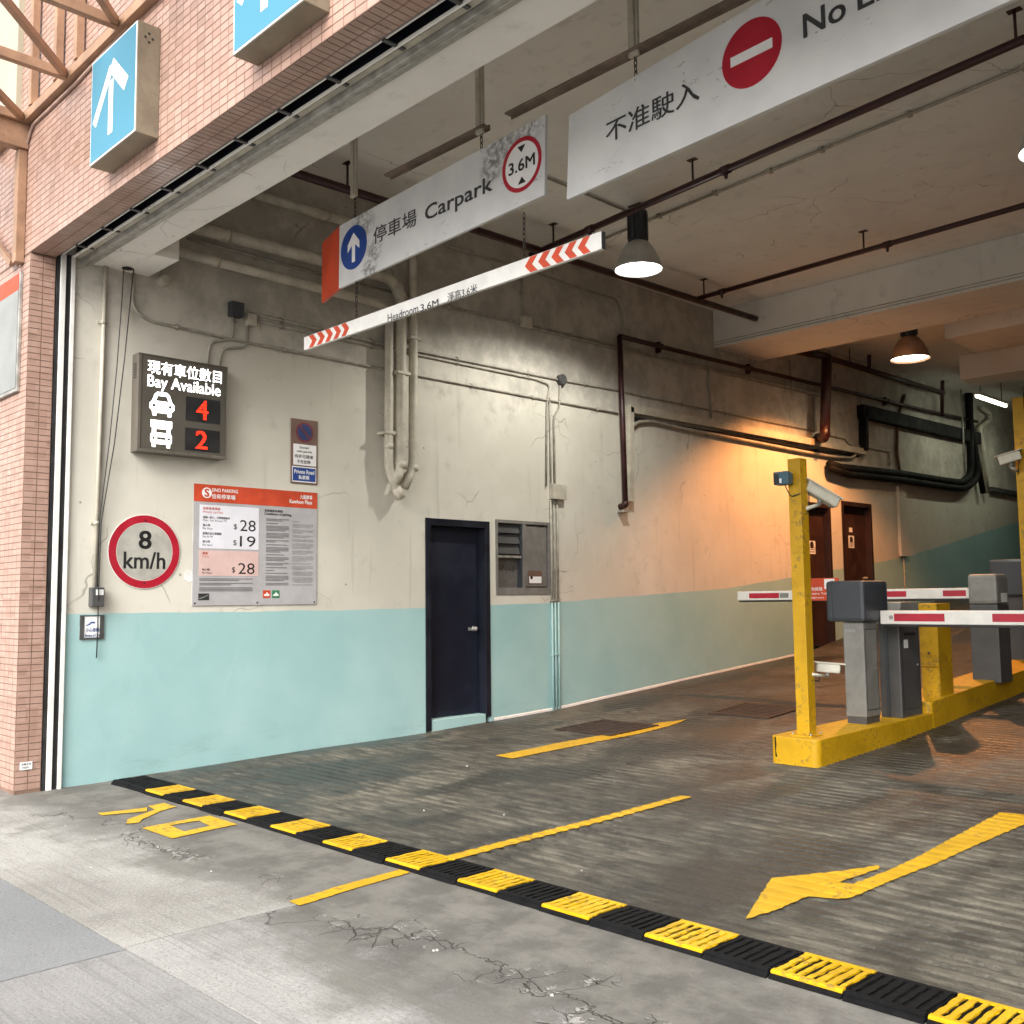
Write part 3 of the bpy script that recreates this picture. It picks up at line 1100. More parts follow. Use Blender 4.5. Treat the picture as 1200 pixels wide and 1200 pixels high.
wt = thing('louvre_window', 'grey metal window with louvre slats beside the navy door', 'window', (XW, 8.58, 1.56))
wy0, wy1, wz0, wz1 = 8.108, 9.047, 1.562, 2.452
box('back_panel', (XW - 0.09, XW - 0.075), (wy0, wy1), (wz0, wz1), MT['louvre_glass'], wt, 0)
for (a, b, c, d) in ((wy0, wy0 + .035, wz0, wz1), (wy1 - .05, wy1, wz0, wz1), (wy0 + .036, wy1 - .051, wz1 - .035, wz1), (wy0 + .036, wy1 - .051, wz0, wz0 + .085)):
    box('frame', (XW - 0.07, XW + 0.008), (a, b), (c, d), MT['louvre'], wt, 0.003)
ym = wy0 + 0.45
box('mullion', (XW - 0.07, XW + 0.006), (ym, ym + 0.05), (wz0 + .086, wz1 - .036), MT['louvre'], wt, 0.003)
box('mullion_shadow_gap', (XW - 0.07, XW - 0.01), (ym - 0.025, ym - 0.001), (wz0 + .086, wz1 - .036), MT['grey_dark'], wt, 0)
box('fixed_panel', (XW - 0.06, XW - 0.012), (ym + 0.06, wy1 - 0.06), (wz0 + .10, wz1 - .05), MT['louvre'], wt, 0.006)
zl = wz1 - 0.45
box('transom', (XW - 0.06, XW + 0.012), (wy0 + .037, ym - .03), (zl, zl + 0.028), MT['galv'], wt, 0.004)
for k in range(3):
    za = zl + 0.05 + 0.125 * k
    v, f = box_data(XW - 0.05, XW - 0.045, wy0 + .045, ym - .035, za, za + 0.118)
    v = [(q[0] + (0.035 if q[2] < za + 0.05 else -0.01), q[1], q[2]) for q in v]
    mesh('slat', v, f, MT['grey_mid'], wt)
pr = WALL.rect(620, 684.5, 635.5, 669)
fr = Frame((XW - 0.012, 0, 0), (0, 1, 0), (0, 0, 1), (1, 0, 0))
plate('label_plate', fr, pr, 0.001, 0.004, MT['frame_brown'], wt)
plate('label_paper', fr, (pr[0] + .012, pr[1] + .012, pr[2] - .01, pr[3] - .07), 0.0045, 0.006, MT['print_white'], wt)
disc('label_mark', fr, pr[0] + .05, pr[1] + .08, .022, .0063, .007, MT['print_black'], wt, 16)

# ------------------------------------------------------------------ signs on the left wall
bay = thing('bay_counter_sign', 'dark metal box sign with lit Bay Available lettering and red digits', 'sign', tuple(WALL.p(4.1, 3.2)))
PJ = 0.13
BAY = Frame((XW + PJ, 0, 0), (0, 1, 0), (0, 0, 1), (1, 0, 0))
bu0, bv1 = BAY.px(162.5, 412.7)
bu1, bvb = BAY.px(264.5, 536)
bv0 = BAY.px(157.5, 528)[1]
bu1 = (BAY.px(267.6, 430)[0] + bu1) / 2
plate('case', WALL, (bu0, bv0, bu1, bv1), 0.002, PJ - 0.006, MT['panel_brown'], bay, 0.008)
fc = plate('face', BAY, (bu0 + .03, bv0 + .03, bu1 - .012, bv1 - .012), -0.005, 0.0, MT['sign_face'], bay)
for (a, b, c, d) in ((bu0, bv0, bu1, bv0 + .028), (bu0, bv1 - .010, bu1, bv1), (bu0, bv0 + .029, bu0 + .028, bv1 - .011), (bu1 - .010, bv0 + .029, bu1, bv1 - .011)):
    plate('rim', BAY, (a, b, c, d), -0.004, 0.006, MT['panel_brown'], bay, 0.003)
for k in range(6):
    plate('vent_slot', Frame((XW + 0.03, bu0 - 0.0005, 0), (1, 0, 0), (0, 0, 1), (0, -1, 0)), (0.01, bv1 - .10 - .024 * k, .07, bv1 - .09 - .024 * k), 0, .002, MT['black'], bay)
r = BAY.rect(173.5, 437, 259, 428)
u0, u1 = BAY.px(173.3, 430)[0], BAY.px(259.5, 440)[0]


def bv(px, py):
    return BAY.px(px, py)[1]


text('現有車位數目', BAY, (u0, bv(173, 436.5), u1, bv(173, 421)), 0.002, MT['glow_white'], bay, 0.012)
text('Bay Available', BAY, (u0, bv(173, 456.5), u1 - .01, bv(173, 438.5)), 0.002, MT['glow_white'], bay, 0.009)


def icon_pts(r, pts):
    return [(r[0] + a * (r[2] - r[0]), r[1] + b * (r[3] - r[1])) for a, b in pts]


r = BAY.rect(175, 486, 204.5, 462)
CAR = [(0.13, 0), (0.27, 0), (0.27, .13), (.73, .13), (.73, 0), (.87, 0), (.90, .2), (1, .3), (1, .5), (.90, .62), (.80, .9), (.70, 1), (.30, 1), (.20, .9), (.10, .62), (0, .5), (0, .3), (.10, .2)]
ci = poly('car_symbol', BAY, icon_pts(r, CAR), 0.0005, 0.002, MT['glow_white'], bay)
poly('windscreen', BAY, icon_pts(r, [(.24, .62), (.76, .62), (.68, .84), (.32, .84)]), 0.0022, 0.003, MT['sign_face'], ci)
for a in (.17, .83):
    disc('headlight', BAY, r[0] + a * (r[2] - r[0]), r[1] + .42 * (r[3] - r[1]), .015, 0.0022, 0.003, MT['sign_face'], ci, 14)
r = BAY.rect(176, 523, 201.5, 494.5)
TRK = [(.08, 0), (.24, 0), (.24, .12), (.76, .12), (.76, 0), (.92, 0), (.92, .12), (1, .2), (1, .45), (.93, .55), (.93, .72), (1, .74), (1, 1), (0, 1), (0, .74), (.07, .72), (.07, .55), (0, .45), (0, .2), (.08, .12)]
ti = poly('lorry_symbol', BAY, icon_pts(r, TRK), 0.0005, 0.002, MT['glow_white'], bay)
poly('windscreen', BAY, icon_pts(r, [(.25, .54), (.75, .54), (.75, .68), (.25, .68)]), 0.0022, 0.003, MT['sign_face'], ti)
poly('grille', BAY, icon_pts(r, [(.3, .28), (.7, .28), (.7, .38), (.3, .38)]), 0.0022, 0.003, MT['sign_face'], ti)
for a in (.14, .86):
    disc('headlight', BAY, r[0] + a * (r[2] - r[0]), r[1] + .33 * (r[3] - r[1]), .013, 0.0022, 0.003, MT['sign_face'], ti, 14)
for dg, (xa, ya, xb, yb) in (('4', (217.5, 492.5, 258, 470)), ('2', (216.5, 527, 257.5, 505.5))):
    r = BAY.rect(xa, ya, xb, yb)
    w_ = plate('display_window', BAY, r, 0.0005, 0.003, MT['black'], bay)
    uc = r[0] + (r[2] - r[0]) * 0.47
    hh = (r[3] - r[1])
    text(dg, BAY, (uc - .055, r[1] + hh * .12, uc + .055, r[3] - hh * .10), 0.004, MT['glow_red'], w_, 0.02, 'led_digit')
    for k in range(5):                           # dark rows between the diode lines
        zz = r[1] + hh * (.22 + .14 * k)
        plate('diode_gap', BAY, (uc - .07, zz, uc + .07, zz + .006), 0.0042, 0.005, MT['black'], w_)

sp = thing('speed_limit_sign', 'round white 8 km/h sign with red border on the cream wall', 'sign', tuple(WALL.p(3.85, 1.66)))
cu, cv = WALL.px(168, 646.5)
ra = (WALL.px(210.4, 646)[0] - WALL.px(125.9, 646)[0]) / 2
cu = (WALL.px(210.4, 646)[0] + WALL.px(125.9, 646)[0]) / 2
MT['speed_face'] = plain('weathered_speed_sign', (0.43, 0.42, 0.375), .4, var=.18, nscale=5, dirt=.25)
disc('back_plate', WALL, cu, cv, ra, 0.001, 0.008, MT['white'], sp, 56)
ring('red_border', WALL, cu, cv, ra * 0.785, ra * 0.985, 0.0085, 0.0095, MT['sign_red'], sp)
disc('sign_face', WALL, cu, cv, ra * 0.77, 0.0085, 0.0093, MT['speed_face'], sp, 48)
text('8', WALL, (cu - .165 * ra, cv + .08 * ra, cu + .165 * ra, cv + .56 * ra), 0.0105, MT['print_black'], sp, 0.03)
text('km/h', WALL, (cu - .57 * ra, cv - .46 * ra, cu + .57 * ra, cv - .01 * ra), 0.0105, MT['print_black'], sp, 0.022)
for s in (-1, 1):
    disc('screw', WALL, cu, cv + s * ra * .84, .008, 0.0098, 0.012, MT['black'], sp, 10)

# price board
pb = thing('price_board', 'grey parking price board with red header and three dollar prices', 'sign', tuple(WALL.p(4.95, 1.47)))
PB = WALL
p0 = PB.px(224.3, 710)
p1 = PB.px(371, 577)
pv1 = PB.px(228, 567.5)[1]
PU0, PU1, PV0, PV1 = p0[0], p1[0], p0[1], (p1[1] + pv1) / 2
PWD, PHT = PU1 - PU0, PV1 - PV0


def pbr(a, b, c, d):
    """rectangle in fractions of the board (left, bottom, right, top)"""
    return (PU0 + a * PWD, PV0 + b * PHT, PU0 + c * PWD, PV0 + d * PHT)


plate('board', PB, (PU0, PV0, PU1, PV1), 0.002, 0.010, MT['panel_grey'], pb, 0.002)
plate('header', PB, pbr(0, .855, 1, 1), 0.0103, 0.0115, MT['orange'], pb)
plate('white_field', PB, pbr(.045, .47, .505, .83), 0.0103, 0.0115, MT['panel_white'], pb)
plate('pink_field', PB, pbr(.045, .245, .505, .455), 0.0103, 0.0115, MT['panel_pink'], pb)
D = 0.0122
lg = pbr(.075, .93, .075, .93)
lr = 0.052
disc('emblem', PB, lg[0] + lr * .55, lg[1], lr * .95, 0.0117, D, MT['print_white'], pb, 30)
text('S', PB, (lg[0] + lr * .55 - .02, lg[1] - .036, lg[0] + lr * .55 + .02, lg[1] + .036), D + .0008, MT['orange'], pb, 0.05)
text('SINO PARKING', PB, pbr(.135, .943, .335, .972), D, MT['print_white'], pb, 0.02)
text('信和停車場', PB, pbr(.135, .885, .315, .925), D, MT['print_white'], pb, 0.02)
text('九龍廣場', PB, pbr(.85, .935, .955, .972), D, MT['print_white'], pb, 0.02)
text('Kowloon Plaza', PB, pbr(.76, .892, .955, .925), D, MT['print_white'], pb, 0.03)
for s, (a, b, c, d), mt_, bd in (
        ('28', (.355, .625, .48, .72), 'print_black', 0), ('19', (.355, .493, .48, .585), 'print_black', 0), ('28', (.345, .262, .475, .355), 'print_black', 0),
        ('$', (.305, .632, .333, .683), 'print_black', 0), ('$', (.303, .497, .33, .548), 'print_black', 0), ('$', (.295, .268, .322, .32), 'print_black', 0),
        ('私家車/客貨車', (.07, .790, .20, .812), 'orange', .02), ('Private car/Van', (.07, .762, .22, .783), 'orange', .0),
        ('星期一至六，公眾假期除外', (.07, .716, .275, .737), 'print_black', .02), ('Mon - Sat, Except PH', (.07, .690, .25, .71), 'print_black', 0),
        ('每小時', (.07, .652, .125, .672), 'print_black', .02), ('Per Hour', (.07, .626, .145, .644), 'print_black', 0),
        ('星期日及公眾假期', (.07, .583, .21, .604), 'print_black', .02), ('Sun & PH', (.07, .560, .145, .577), 'print_black', 0),
        ('每小時', (.07, .517, .125, .537), 'print_black', .02), ('Per Hour', (.07, .490, .145, .508), 'print_black', 0),
        ('貨車', (.07, .418, .11, .44), 'orange', .02), ('Lorry', (.07, .392, .12, .411), 'orange', 0),
        ('每小時', (.07, .286, .125, .306), 'print_black', .02), ('Per Hour', (.07, .260, .145, .279), 'print_black', 0),
        ('泊車條款及細則', (.55, .802, .70, .824), 'print_black', .02), ('Conditions of parking', (.55, .770, .775, .797), 'print_black', .02)):
    text(s, PB, pbr(a, b, c, d), D, MT[mt_], pb, bd)


def text_block(a, b, c, d, seed, mt_):
    rnd = random.Random(seed)
    parts = []
    y = d
    while y > b:
        n = rnd.randint(1, 4)
        for k in range(n):
            w = 1.0 if k < n - 1 else rnd.uniform(0.35, 1.0)
            r = pbr(a, y - .0075, a + (c - a) * w, y)
            q = 0.0
            V = [PB.p(r[0], r[1], D), PB.p(r[2], r[1], D), PB.p(r[2], r[3], D), PB.p(r[0], r[3], D)]
            parts.append((V, [(0, 1, 2, 3)]))
            y -= .0125
            if y < b:
                break
        y -= .012
    multi('small_print', parts, MT[mt_], pb)


text_block(.565, .17, .755, .745, 1, 'print_grey')
text_block(.785, .17, .965, .735, 2, 'print_faint')
text_block(.05, .125, .46, .225, 3, 'print_grey')
bx = plate('dark_logo_box', PB, pbr(.045, .045, .125, .10), 0.0103, 0.012, MT['sign_dark'], pb)
poly('swoosh', PB, [(pbr(.05 + t_ * .07, 0, 0, 0)[0], pbr(0, y_, 0, 0)[1]) for t_, y_ in ((0, .06), (.5, .075), (1, .09), (1, .083), (.5, .066), (0, .052))], 0.0123, 0.013, MT['grey_light'], bx)
for (a, c, mt_) in ((.545, .605, 'orange'), (.62, .68, 'green')):
    ic = plate('pictogram', PB, pbr(a, .06, c, .125), 0.0103, 0.0125, MT[mt_], pb)
    w0 = pbr(a, .06, c, .125)
    poly('pictogram_shape', PB, icon_pts(w0, [(.15, .25), (.85, .25), (.85, .5), (.7, .55), (.5, .78), (.4, .55), (.15, .45)]), 0.0128, 0.0136, MT['print_white'], ic)
for a, b in ((.02, .02), (.5, .02), (.98, .02)):
    q = pbr(a, b, a, b)
    disc('screw', PB, q[0], q[1], .009, 0.0103, 0.0125, MT['black'], pb, 10)
for (ua, va, rr_) in ((PU0 - .03, PV0 + .27, .045),):
    pts = [(ua + rr_ * (.6 + .5 * random.random()) * math.cos(k * .7), va + rr_ * 1.6 * (.6 + .5 * random.random()) * math.sin(k * .7)) for k in range(9)]
    poly('torn_tape', PB, pts, 0.0005, 0.0025, MT['white'], pb)

# no-waiting plate
nw = thing('no_waiting_sign', 'narrow brown plate with no waiting disc above a Private Road plate', 'sign', tuple(WALL.p(5.85, 2.6)))
a = WALL.px(340.2, 566)
b = WALL.px(372, 494)
plate('back_plate', WALL, (a[0], a[1], b[0], b[1]), 0.002, 0.009, MT['frame_brown'], nw, 0.002)
nwW, nwH = b[0] - a[0], b[1] - a[1]
NU = (a[0] + b[0]) / 2
nv = lambda t_: a[1] + nwH * t_
disc('red_disc', WALL, NU, nv(.80), nwW * .33, 0.0093, 0.0102, plain('faded_red_print', (0.17, 0.02, 0.035), 0.5), nw, 36)
disc('blue_disc', WALL, NU, nv(.80), nwW * .26, 0.0104, 0.0110, plain('faded_blue_print', (0.012, 0.035, 0.16), 0.5), nw, 36)
k = nwW * .19
poly('slash', WALL, [(NU - k - .012, nv(.80) + k), (NU - k + .012, nv(.80) + k + .012), (NU + k + .012, nv(.80) - k), (NU + k - .012, nv(.80) - k - .012)], 0.0112, 0.0118, plain('faded_red_slash', (0.13, 0.025, 0.05), 0.5), nw)
plate('permit_plate', WALL, (a[0] + nwW * .08, nv(.285), b[0] - nwW * .06, nv(.61)), 0.0093, 0.0108, MT['print_white'], nw, 0.0004)
for s, c0, c1, va, vb in (('Except', .32, .66, .535, .58), ('with permit', .2, .78, .475, .518), ('有許可證者', .13, .82, .395, .45), ('不在此限', .22, .72, .315, .37)):
    text(s, WALL, (a[0] + nwW * c0, nv(va), a[0] + nwW * c1, nv(vb)), 0.0115, MT['print_black'], nw, 0.02)
plate('road_plate_border', WALL, (a[0] + nwW * .04, nv(.025), b[0] - nwW * .06, nv(.265)), 0.0093, 0.0105, MT['print_white'], nw)
plate('road_plate', WALL, (a[0] + nwW * .065, nv(.042), b[0] - nwW * .085, nv(.248)), 0.0107, 0.0114, MT['sign_blue'], nw)
text('Private Road', WALL, (a[0] + nwW * .12, nv(.155), a[0] + nwW * .86, nv(.215)), 0.012, MT['print_white'], nw, 0.03)
text('私家路', WALL, (a[0] + nwW * .28, nv(.07), a[0] + nwW * .68, nv(.13)), 0.012, MT['print_white'], nw, 0.03)

# framed notice and switch box with their cables
no = thing('framed_notice', 'small framed white notice below the switch box on the teal band', 'sign', tuple(WALL.p(3.55, 1.25)))
r = WALL.rect(92.5, 749.5, 121.5, 720.5)
plate('frame_plate', WALL, r, 0.001, 0.010, MT['galv'], no, 0.002)
for q in ((r[0], r[1], r[2], r[1] + .014), (r[0], r[3] - .01, r[2], r[3])):
    plate('frame_bar', WALL, q, 0.0102, 0.016, MT['grey_mid'], no)
for q in ((r[0], r[1] + .0142, r[0] + .035, r[3] - .0102), (r[2] - .035, r[1] + .0142, r[2], r[3] - .0102)):
    plate('frame_bar', WALL, q, 0.0102, 0.016, MT['grey_mid'], no)
plate('paper', WALL, (r[0] + .036, r[1] + .0145, r[2] - .036, r[3] - .0105), 0.0103, 0.012, MT['print_white'], no)
w_, h_ = r[2] - r[0], r[3] - r[1]
text('小心車輛', WALL, (r[0] + w_ * .24, r[1] + h_ * .30, r[0] + w_ * .80, r[1] + h_ * .46), 0.0128, MT['sign_blue'], no, 0.02)
text('Beware of Cars', WALL, (r[0] + w_ * .22, r[1] + h_ * .10, r[0] + w_ * .82, r[1] + h_ * .22), 0.0128, MT['sign_blue'], no, 0.02)
poly('car_mark', WALL, icon_pts((r[0] + w_ * .25, r[1] + h_ * .55, r[0] + w_ * .62, r[1] + h_ * .72), [(0, 0), (.5, .3), (.5, .6), (1, .6), (1, 1), (.55, 1), (.3, .5), (0, .2)]), 0.0122, 0.0128, MT['sign_blue'], no)

sw = thing('switch_box', 'small grey switch box at the end of the vertical pipe', 'box', tuple(WALL.p(3.5, 1.47)))
r = WALL.rect(103.2, 711, 118.5, 688.5)
plate('case', WALL, r, 0.001, 0.075, MT['grey_mid'], sw, 0.006)
plate('cover', WALL, (r[0] + .004, r[1] + .004, r[2] - .004, r[3] - .004), 0.0755, 0.083, MT['grey_mid'], sw, 0.003)
plate('label', WALL, (r[0] + .03, r[3] - .065, r[2] - .012, r[3] - .018), 0.0833, 0.0845, MT['print_white'], sw)


# ------------------------------------------------------------------ conduits, pipes and trunking on the left wall
def wp(px, py, off):
    return onx(px, py, XW + off)


def wall_run(name, label, cat, pts, r, mat, off=None, rfil=0.06, seg=8, saddles=(), group=None, bracket=None):
    off = r + 0.004 if off is None else off
    P = [wp(a, b, off) for a, b in pts]
    t = thing(name, label, cat, tuple(P[-1]), group)
    tube('run', P, r, mat, t, seg, rfil)
    for (a, b) in saddles:
        q = wp(a, b, off)
        # direction of the nearest segment
        best = min(range(len(P) - 1), key=lambda i: ((P[i] + P[i + 1]) / 2 - q).length)
        d = (P[best + 1] - P[best]).normalized()
        s = r * 1.35
        tube('saddle', [q - d * 0.014, q + d * 0.014], s, bracket or mat, t, seg)
        side = d.cross(Vector((1, 0, 0))).normalized()
        hw = r * 2.3
        V = []
        for sx in (XW + 0.001, XW + max(0.006, off - r * 0.5)):
            for su, sd in ((-1, -1), (1, -1), (1, 1), (-1, 1)):
                p = q + side * (hw * su) + d * (0.012 * sd)
                V.append((sx, p.y, p.z))
        mesh('saddle_base', V, [(0, 3, 2, 1), (4, 5, 6, 7), (0, 1, 5, 4), (1, 2, 6, 5), (2, 3, 7, 6), (3, 0, 4, 7)], bracket or mat, t)
    return t


C, CP = MT['conduit'], MT['pvc']
wall_run('wall_conduit', 'straight cream pipe dropping from the soffit to the switch box', 'conduit', [(123.5, 312), (119.5, 440), (110.5, 689)], 0.018, MT['pvc'], saddles=[(120.8, 378), (113, 613)])
wall_run('wall_conduit', 'conduit bending from the soffit hole into the lowest long run', 'conduit', [(156.5, 317), (155, 360), (172, 375.5), (292, 402), (450, 432.5), (640, 468.5), (724, 484.5)], 0.013, C, rfil=0.2,
         saddles=[(208, 383), (333, 410), (553, 452), (625, 466), (700, 480)])
cb = thing('cable', 'thin black twisted cable hanging from the soffit along the cream pipe', 'cable', tuple(wp(114, 690, .03)))
tube('strand', [wp(a, b, o) for a, b, o in ((145.5, 304, .12), (143, 350, .10), (137, 430, .08), (128, 520, .06), (116.5, 610, .06), (114, 688, .05))], 0.0045, MT['black'], cb, 6)
cb = thing('cable', 'thin dark cable passing the switch box and ending loose on the teal band', 'cable', tuple(wp(113, 770, .02)))
tube('strand', [wp(a, b, o) for a, b, o in ((158, 305, .12), (153, 350, .09), (146, 420, .08), (134, 520, .07), (118.5, 612, .07), (115.5, 690, .1), (114.5, 740, .03), (113, 771, .02))], 0.005, MT['black'], cb, 6)
hole = disc('soffit_hole', Frame((0, 0, ZS - .004), (1, 0, 0), (0, -1, 0), (0, 0, -1)), -8.48, -3.60, .05, 0.0, 0.002, MT['black'], fb, 20)

jb = thing('junction_box', 'dark square junction box high on the wall left of the headroom bar', 'box', tuple(wp(273, 370, 0)))
r = WALL.rect(266.5, 371, 281, 357.5)
plate('case', WALL, r, 0.001, 0.09, MT['grey_dark'], jb, 0.006)
jb = thing('junction_box', 'small pale junction box beside the dark one high on the wall', 'box', tuple(wp(291, 382, 0)))
r = WALL.rect(286.5, 382, 297, 370.5)
plate('case', WALL, r, 0.001, 0.07, MT['pvc'], jb, 0.005)
wall_run('wall_conduit', 'bent conduit from the dark junction box to the lit counter sign', 'conduit', [(273, 371), (273, 397), (245.5, 401), (243, 428)], 0.013, C, rfil=0.07)
wall_run('wall_conduit', 'bent conduit from the pale junction box to the lit counter sign', 'conduit', [(290, 382), (289.5, 407), (260, 408), (256.5, 430)], 0.013, C, rfil=0.07)
wall_run('wall_conduit', 'upper conduit of the pair running right from the dark junction box', 'conduit', [(281, 364), (450, 403.5), (490, 411.5), (655, 445), (725, 457.5), (760, 465.5), (955, 505)], 0.014, C, rfil=0.05,
         saddles=[(330, 375.5), (436, 400), (536, 420.5), (620, 437.5), (686, 450.5), (800, 473.5), (850, 484)])
wall_run('wall_conduit', 'lower conduit of the pair that turns down above the grey window', 'conduit', [(297, 375), (450, 408.5), (490, 416), (628, 444.5), (645, 451), (641, 470), (640, 570)], 0.013, C, rfil=0.09,
         saddles=[(330, 382.5), (436, 405.5), (536, 425.5), (620, 442.5)])
jb = thing('junction_box', 'dark round junction box where two conduits meet above the window', 'box', tuple(wp(656, 450, 0)))
q = wp(656, 445.5, 0)
V, F = lathe_data(0, 0, [(0.0, 0.0), (0.07, 0.0), (0.07, 0.06), (0.06, 0.07), (0.0, 0.07)], 18)
mesh('case', [(XW + v[2] + .001, q.y + v[0], q.z + v[1]) for v in V], F, MT['grey_mid'], jb)
wall_run('wall_conduit', 'kinked conduit dropping from the round junction box to the pull box', 'conduit', [(656.5, 450), (655.5, 477), (649, 489), (650, 570)], 0.014, C, rfil=0.06)
wall_run('wall_conduit', 'slim conduit dropping between two others to the pull box', 'conduit', [(644, 466), (645, 520), (645.5, 570)], 0.012, C)
jb = thing('pull_box', 'pale square pull box above three vertical conduits', 'box', tuple(wp(651, 585, 0)))
r = WALL.rect(643.5, 585, 659, 569)
plate('case', WALL, r, 0.001, 0.075, MT['pvc'], jb, 0.006)
BY = []
for k, xx in enumerate((646.8, 650.3, 654.2)):
    nm = ('left', 'middle', 'right')[k]
    t = thing('wall_conduit', 'vertical conduit below the pull box, %s of three' % nm, 'conduit', tuple(wp(xx, 832, .02)), 'conduits below the pull box')
    yv = wp(xx, 700, .016).y
    zt, zb_, zm = wp(xx, 586, .016).z, zf(yv) - .01, band(yv)
    tube('grey_run', [(XW + .017, yv, zt), (XW + .017, yv, zm + .001)], 0.013, C, t, 8)
    tube('painted_run', [(XW + .017, yv, zm), (XW + .017, yv, zb_)], 0.0135, MT['teal'], t, 8)
    for zz in (zm + .02, zm - .65):
        box('saddle', (XW + .001, XW + .034), (yv - .026, yv + .026), (zz, zz + .018), MT['teal'] if zz < zm else C, t, .002)
wall_run('wall_conduit', 'thin conduit along the upper wall to the small square box', 'conduit', [(470, 345), (527, 360), (612, 378.5), (700, 399), (830, 429.5), (960, 459)], 0.016, C, saddles=[(527, 360), (750, 411)])
wall_run('wall_conduit', 'second thin conduit just below the upper wall run', 'conduit', [(614, 382), (700, 403), (830, 433), (960, 464)], 0.015, C, saddles=[(700, 403)])
wall_run('wall_conduit', 'short vertical drop from the ceiling to the small square box', 'conduit', [(611, 318), (613, 375)], 0.014, C, saddles=[(612, 343)])
jb = thing('junction_box', 'small square box on the upper wall run left of the white lamp', 'box', tuple(wp(614, 384, 0)))
r = WALL.rect(609, 383.5, 618.5, 373.5)
plate('case', WALL, r, 0.001, 0.08, MT['pvc'], jb, 0.006)
wall_run('wall_conduit', 'thin conduit under the ceiling bending down onto the maroon pipe', 'conduit', [(520, 287), (600, 310), (680, 337), (722, 350), (729, 366), (731, 470), (735, 588)], 0.014, C, rfil=0.12)
wall_run('wall_conduit', 'conduit between the two fat drain pipes near the ceiling', 'conduit', [(219, 279), (377, 321.5), (462, 343)], 0.014, C, saddles=[(300, 300.5)])
wall_run('wall_conduit', 'short conduit feeding the lamp socket beside the soffit block', 'conduit', [(189, 314), (189, 323)], 0.014, C)
jb = thing('conduit_socket', 'round socket hanging under the soffit block on the cream wall', 'socket', tuple(wp(189, 338, 0)))
q = wp(189, 330, 0)
mesh('case', [(XW + v[2] + .001, q.y + v[0] * .75, q.z + v[1] * .75) for v in lathe_data(0, 0, [(0.0, 0.0), (0.07, 0.0), (0.07, 0.08), (0.055, 0.095), (0.0, 0.095)], 14)[0]],
     lathe_data(0, 0, [(0.0, 0.0), (0.07, 0.0), (0.07, 0.06), (0.06, 0.07), (0.0, 0.07)], 14)[1], MT['pvc'], jb)

# three fat drain pipes
O1, O2, O3 = 0.11, 0.125, 0.105


def fat_pipe(label, pts, r, off, collars, feet):
    P = [wp(a, b, off) for a, b in pts]
    t = thing('drain_pipe', label, 'pipe', tuple(P[-1]), 'painted drain pipes on the wall')
    tube('run', P, r, MT['pvc'], t, 16, 0.16)
    for (a, b, c, d) in collars:
        tube('coupling', [wp(a, b, off), wp(c, d, off)], r * 1.16, MT['pvc'], t, 16)
    for (a, b) in feet:
        q = wp(a, b, off)
        box('clamp', (XW + .001, q.x + r * 1.15), (q.y - r * 1.45, q.y + r * 1.45), (q.z - .016, q.z + .016), MT['pvc'], t, .004)
    return t


fat_pipe('slimmest drain pipe, turning down leftmost of the three', [(205, 294), (447, 357), (456, 366), (455, 552), (470, 584)], 0.046, O1, [(249, 305.5, 256, 307.3), (455, 520, 455, 526), (464, 571, 470, 584)], [(455, 507.5), (360, 334.5)])
fat_pipe('fattest drain pipe, turning down in the middle of the three', [(225, 265.5), (457, 326), (470, 346), (469.5, 548), (462, 566)], 0.060, O2, [(260, 274.6, 268, 276.8), (464, 335, 471, 352), (469.5, 541, 469.5, 549)], [(469.5, 438)])
fat_pipe('drain pipe dropping straight from the ceiling, rightmost of the three', [(300, 228), (470, 279), (484.5, 296), (484, 548), (474, 571)], 0.050, O3, [(375, 250.5, 384, 253.2), (484, 545, 484, 552)], [(484, 397), (372, 249.5)])

# maroon fire pipes
MR = MT['maroon']
mp = wall_run('fire_pipe', 'maroon fire pipe dropping down the wall right of the conduits', 'pipe', [(726, 394), (733, 589)], 0.036, MR, 0.10, 0, 12)
q = wp(733, 589, .10)
tube('elbow', [q + Vector((0, 0, .02)), q - Vector((0, 0, .03)), Vector((XW + .002, q.y, q.z - .05))], 0.042, MR, mp, 12, .05)
box('wall_bracket', (XW + .001, XW + .12), (q.y - .06, q.y + .07), (q.z - .13, q.z - .1), MT['conduit'], mp, .003)
wall_run('fire_pipe', 'maroon pipe running along the upper wall below the deep beam', 'pipe', [(726, 394), (825, 419), (962, 451.5), (1000, 460.5), (1085, 481), (1145, 494)], 0.034, MR, 0.10, 0, 10, saddles=[(775, 406.3), (880, 432), (1040, 470)], bracket=MT['maroon'])
t = thing('fire_pipe', 'thick maroon T pipe standing out from the orange lit wall', 'pipe', tuple(wp(963, 512, .3)))
tube('drop', [wp(969, 417, .30), wp(966.5, 512, .30)], 0.085, MR, t, 14)
tube('elbow', [wp(966.5, 500, .30), wp(966, 514, .30), wp(958, 513, .02)], 0.082, MR, t, 14, .1)
tube('branch', [wp(925, 409, .30), wp(970, 418, .30)], 0.066, MR, t, 12)
tube('main', [wp(960, 416, .30), wp(1105, 460.5, .30)], 0.05, MR, t, 12)
tube('riser', [wp(1104, 487, .12), wp(1104.5, 443, .30)], 0.04, MR, t, 10)
tube('sprinkler_branch', [wp(1018.5, 432, .3), wp(1018.5, 415, .3), wp(1042, 410, .42), wp(1042, 415, .42)], 0.034, MR, t, 8, .04)
tube('hanger', [wp(996, 425, .3), Vector((wp(996, 425, .3).x, wp(996, 425, .3).y, ZC))], 0.012, MR, t, 6)
e = wp(1104.5, 443, .30)
tube('ceiling_run', [e, Vector((-3.0, e.y - .25, e.z + .02)), ], 0.05, MR, t, 10)

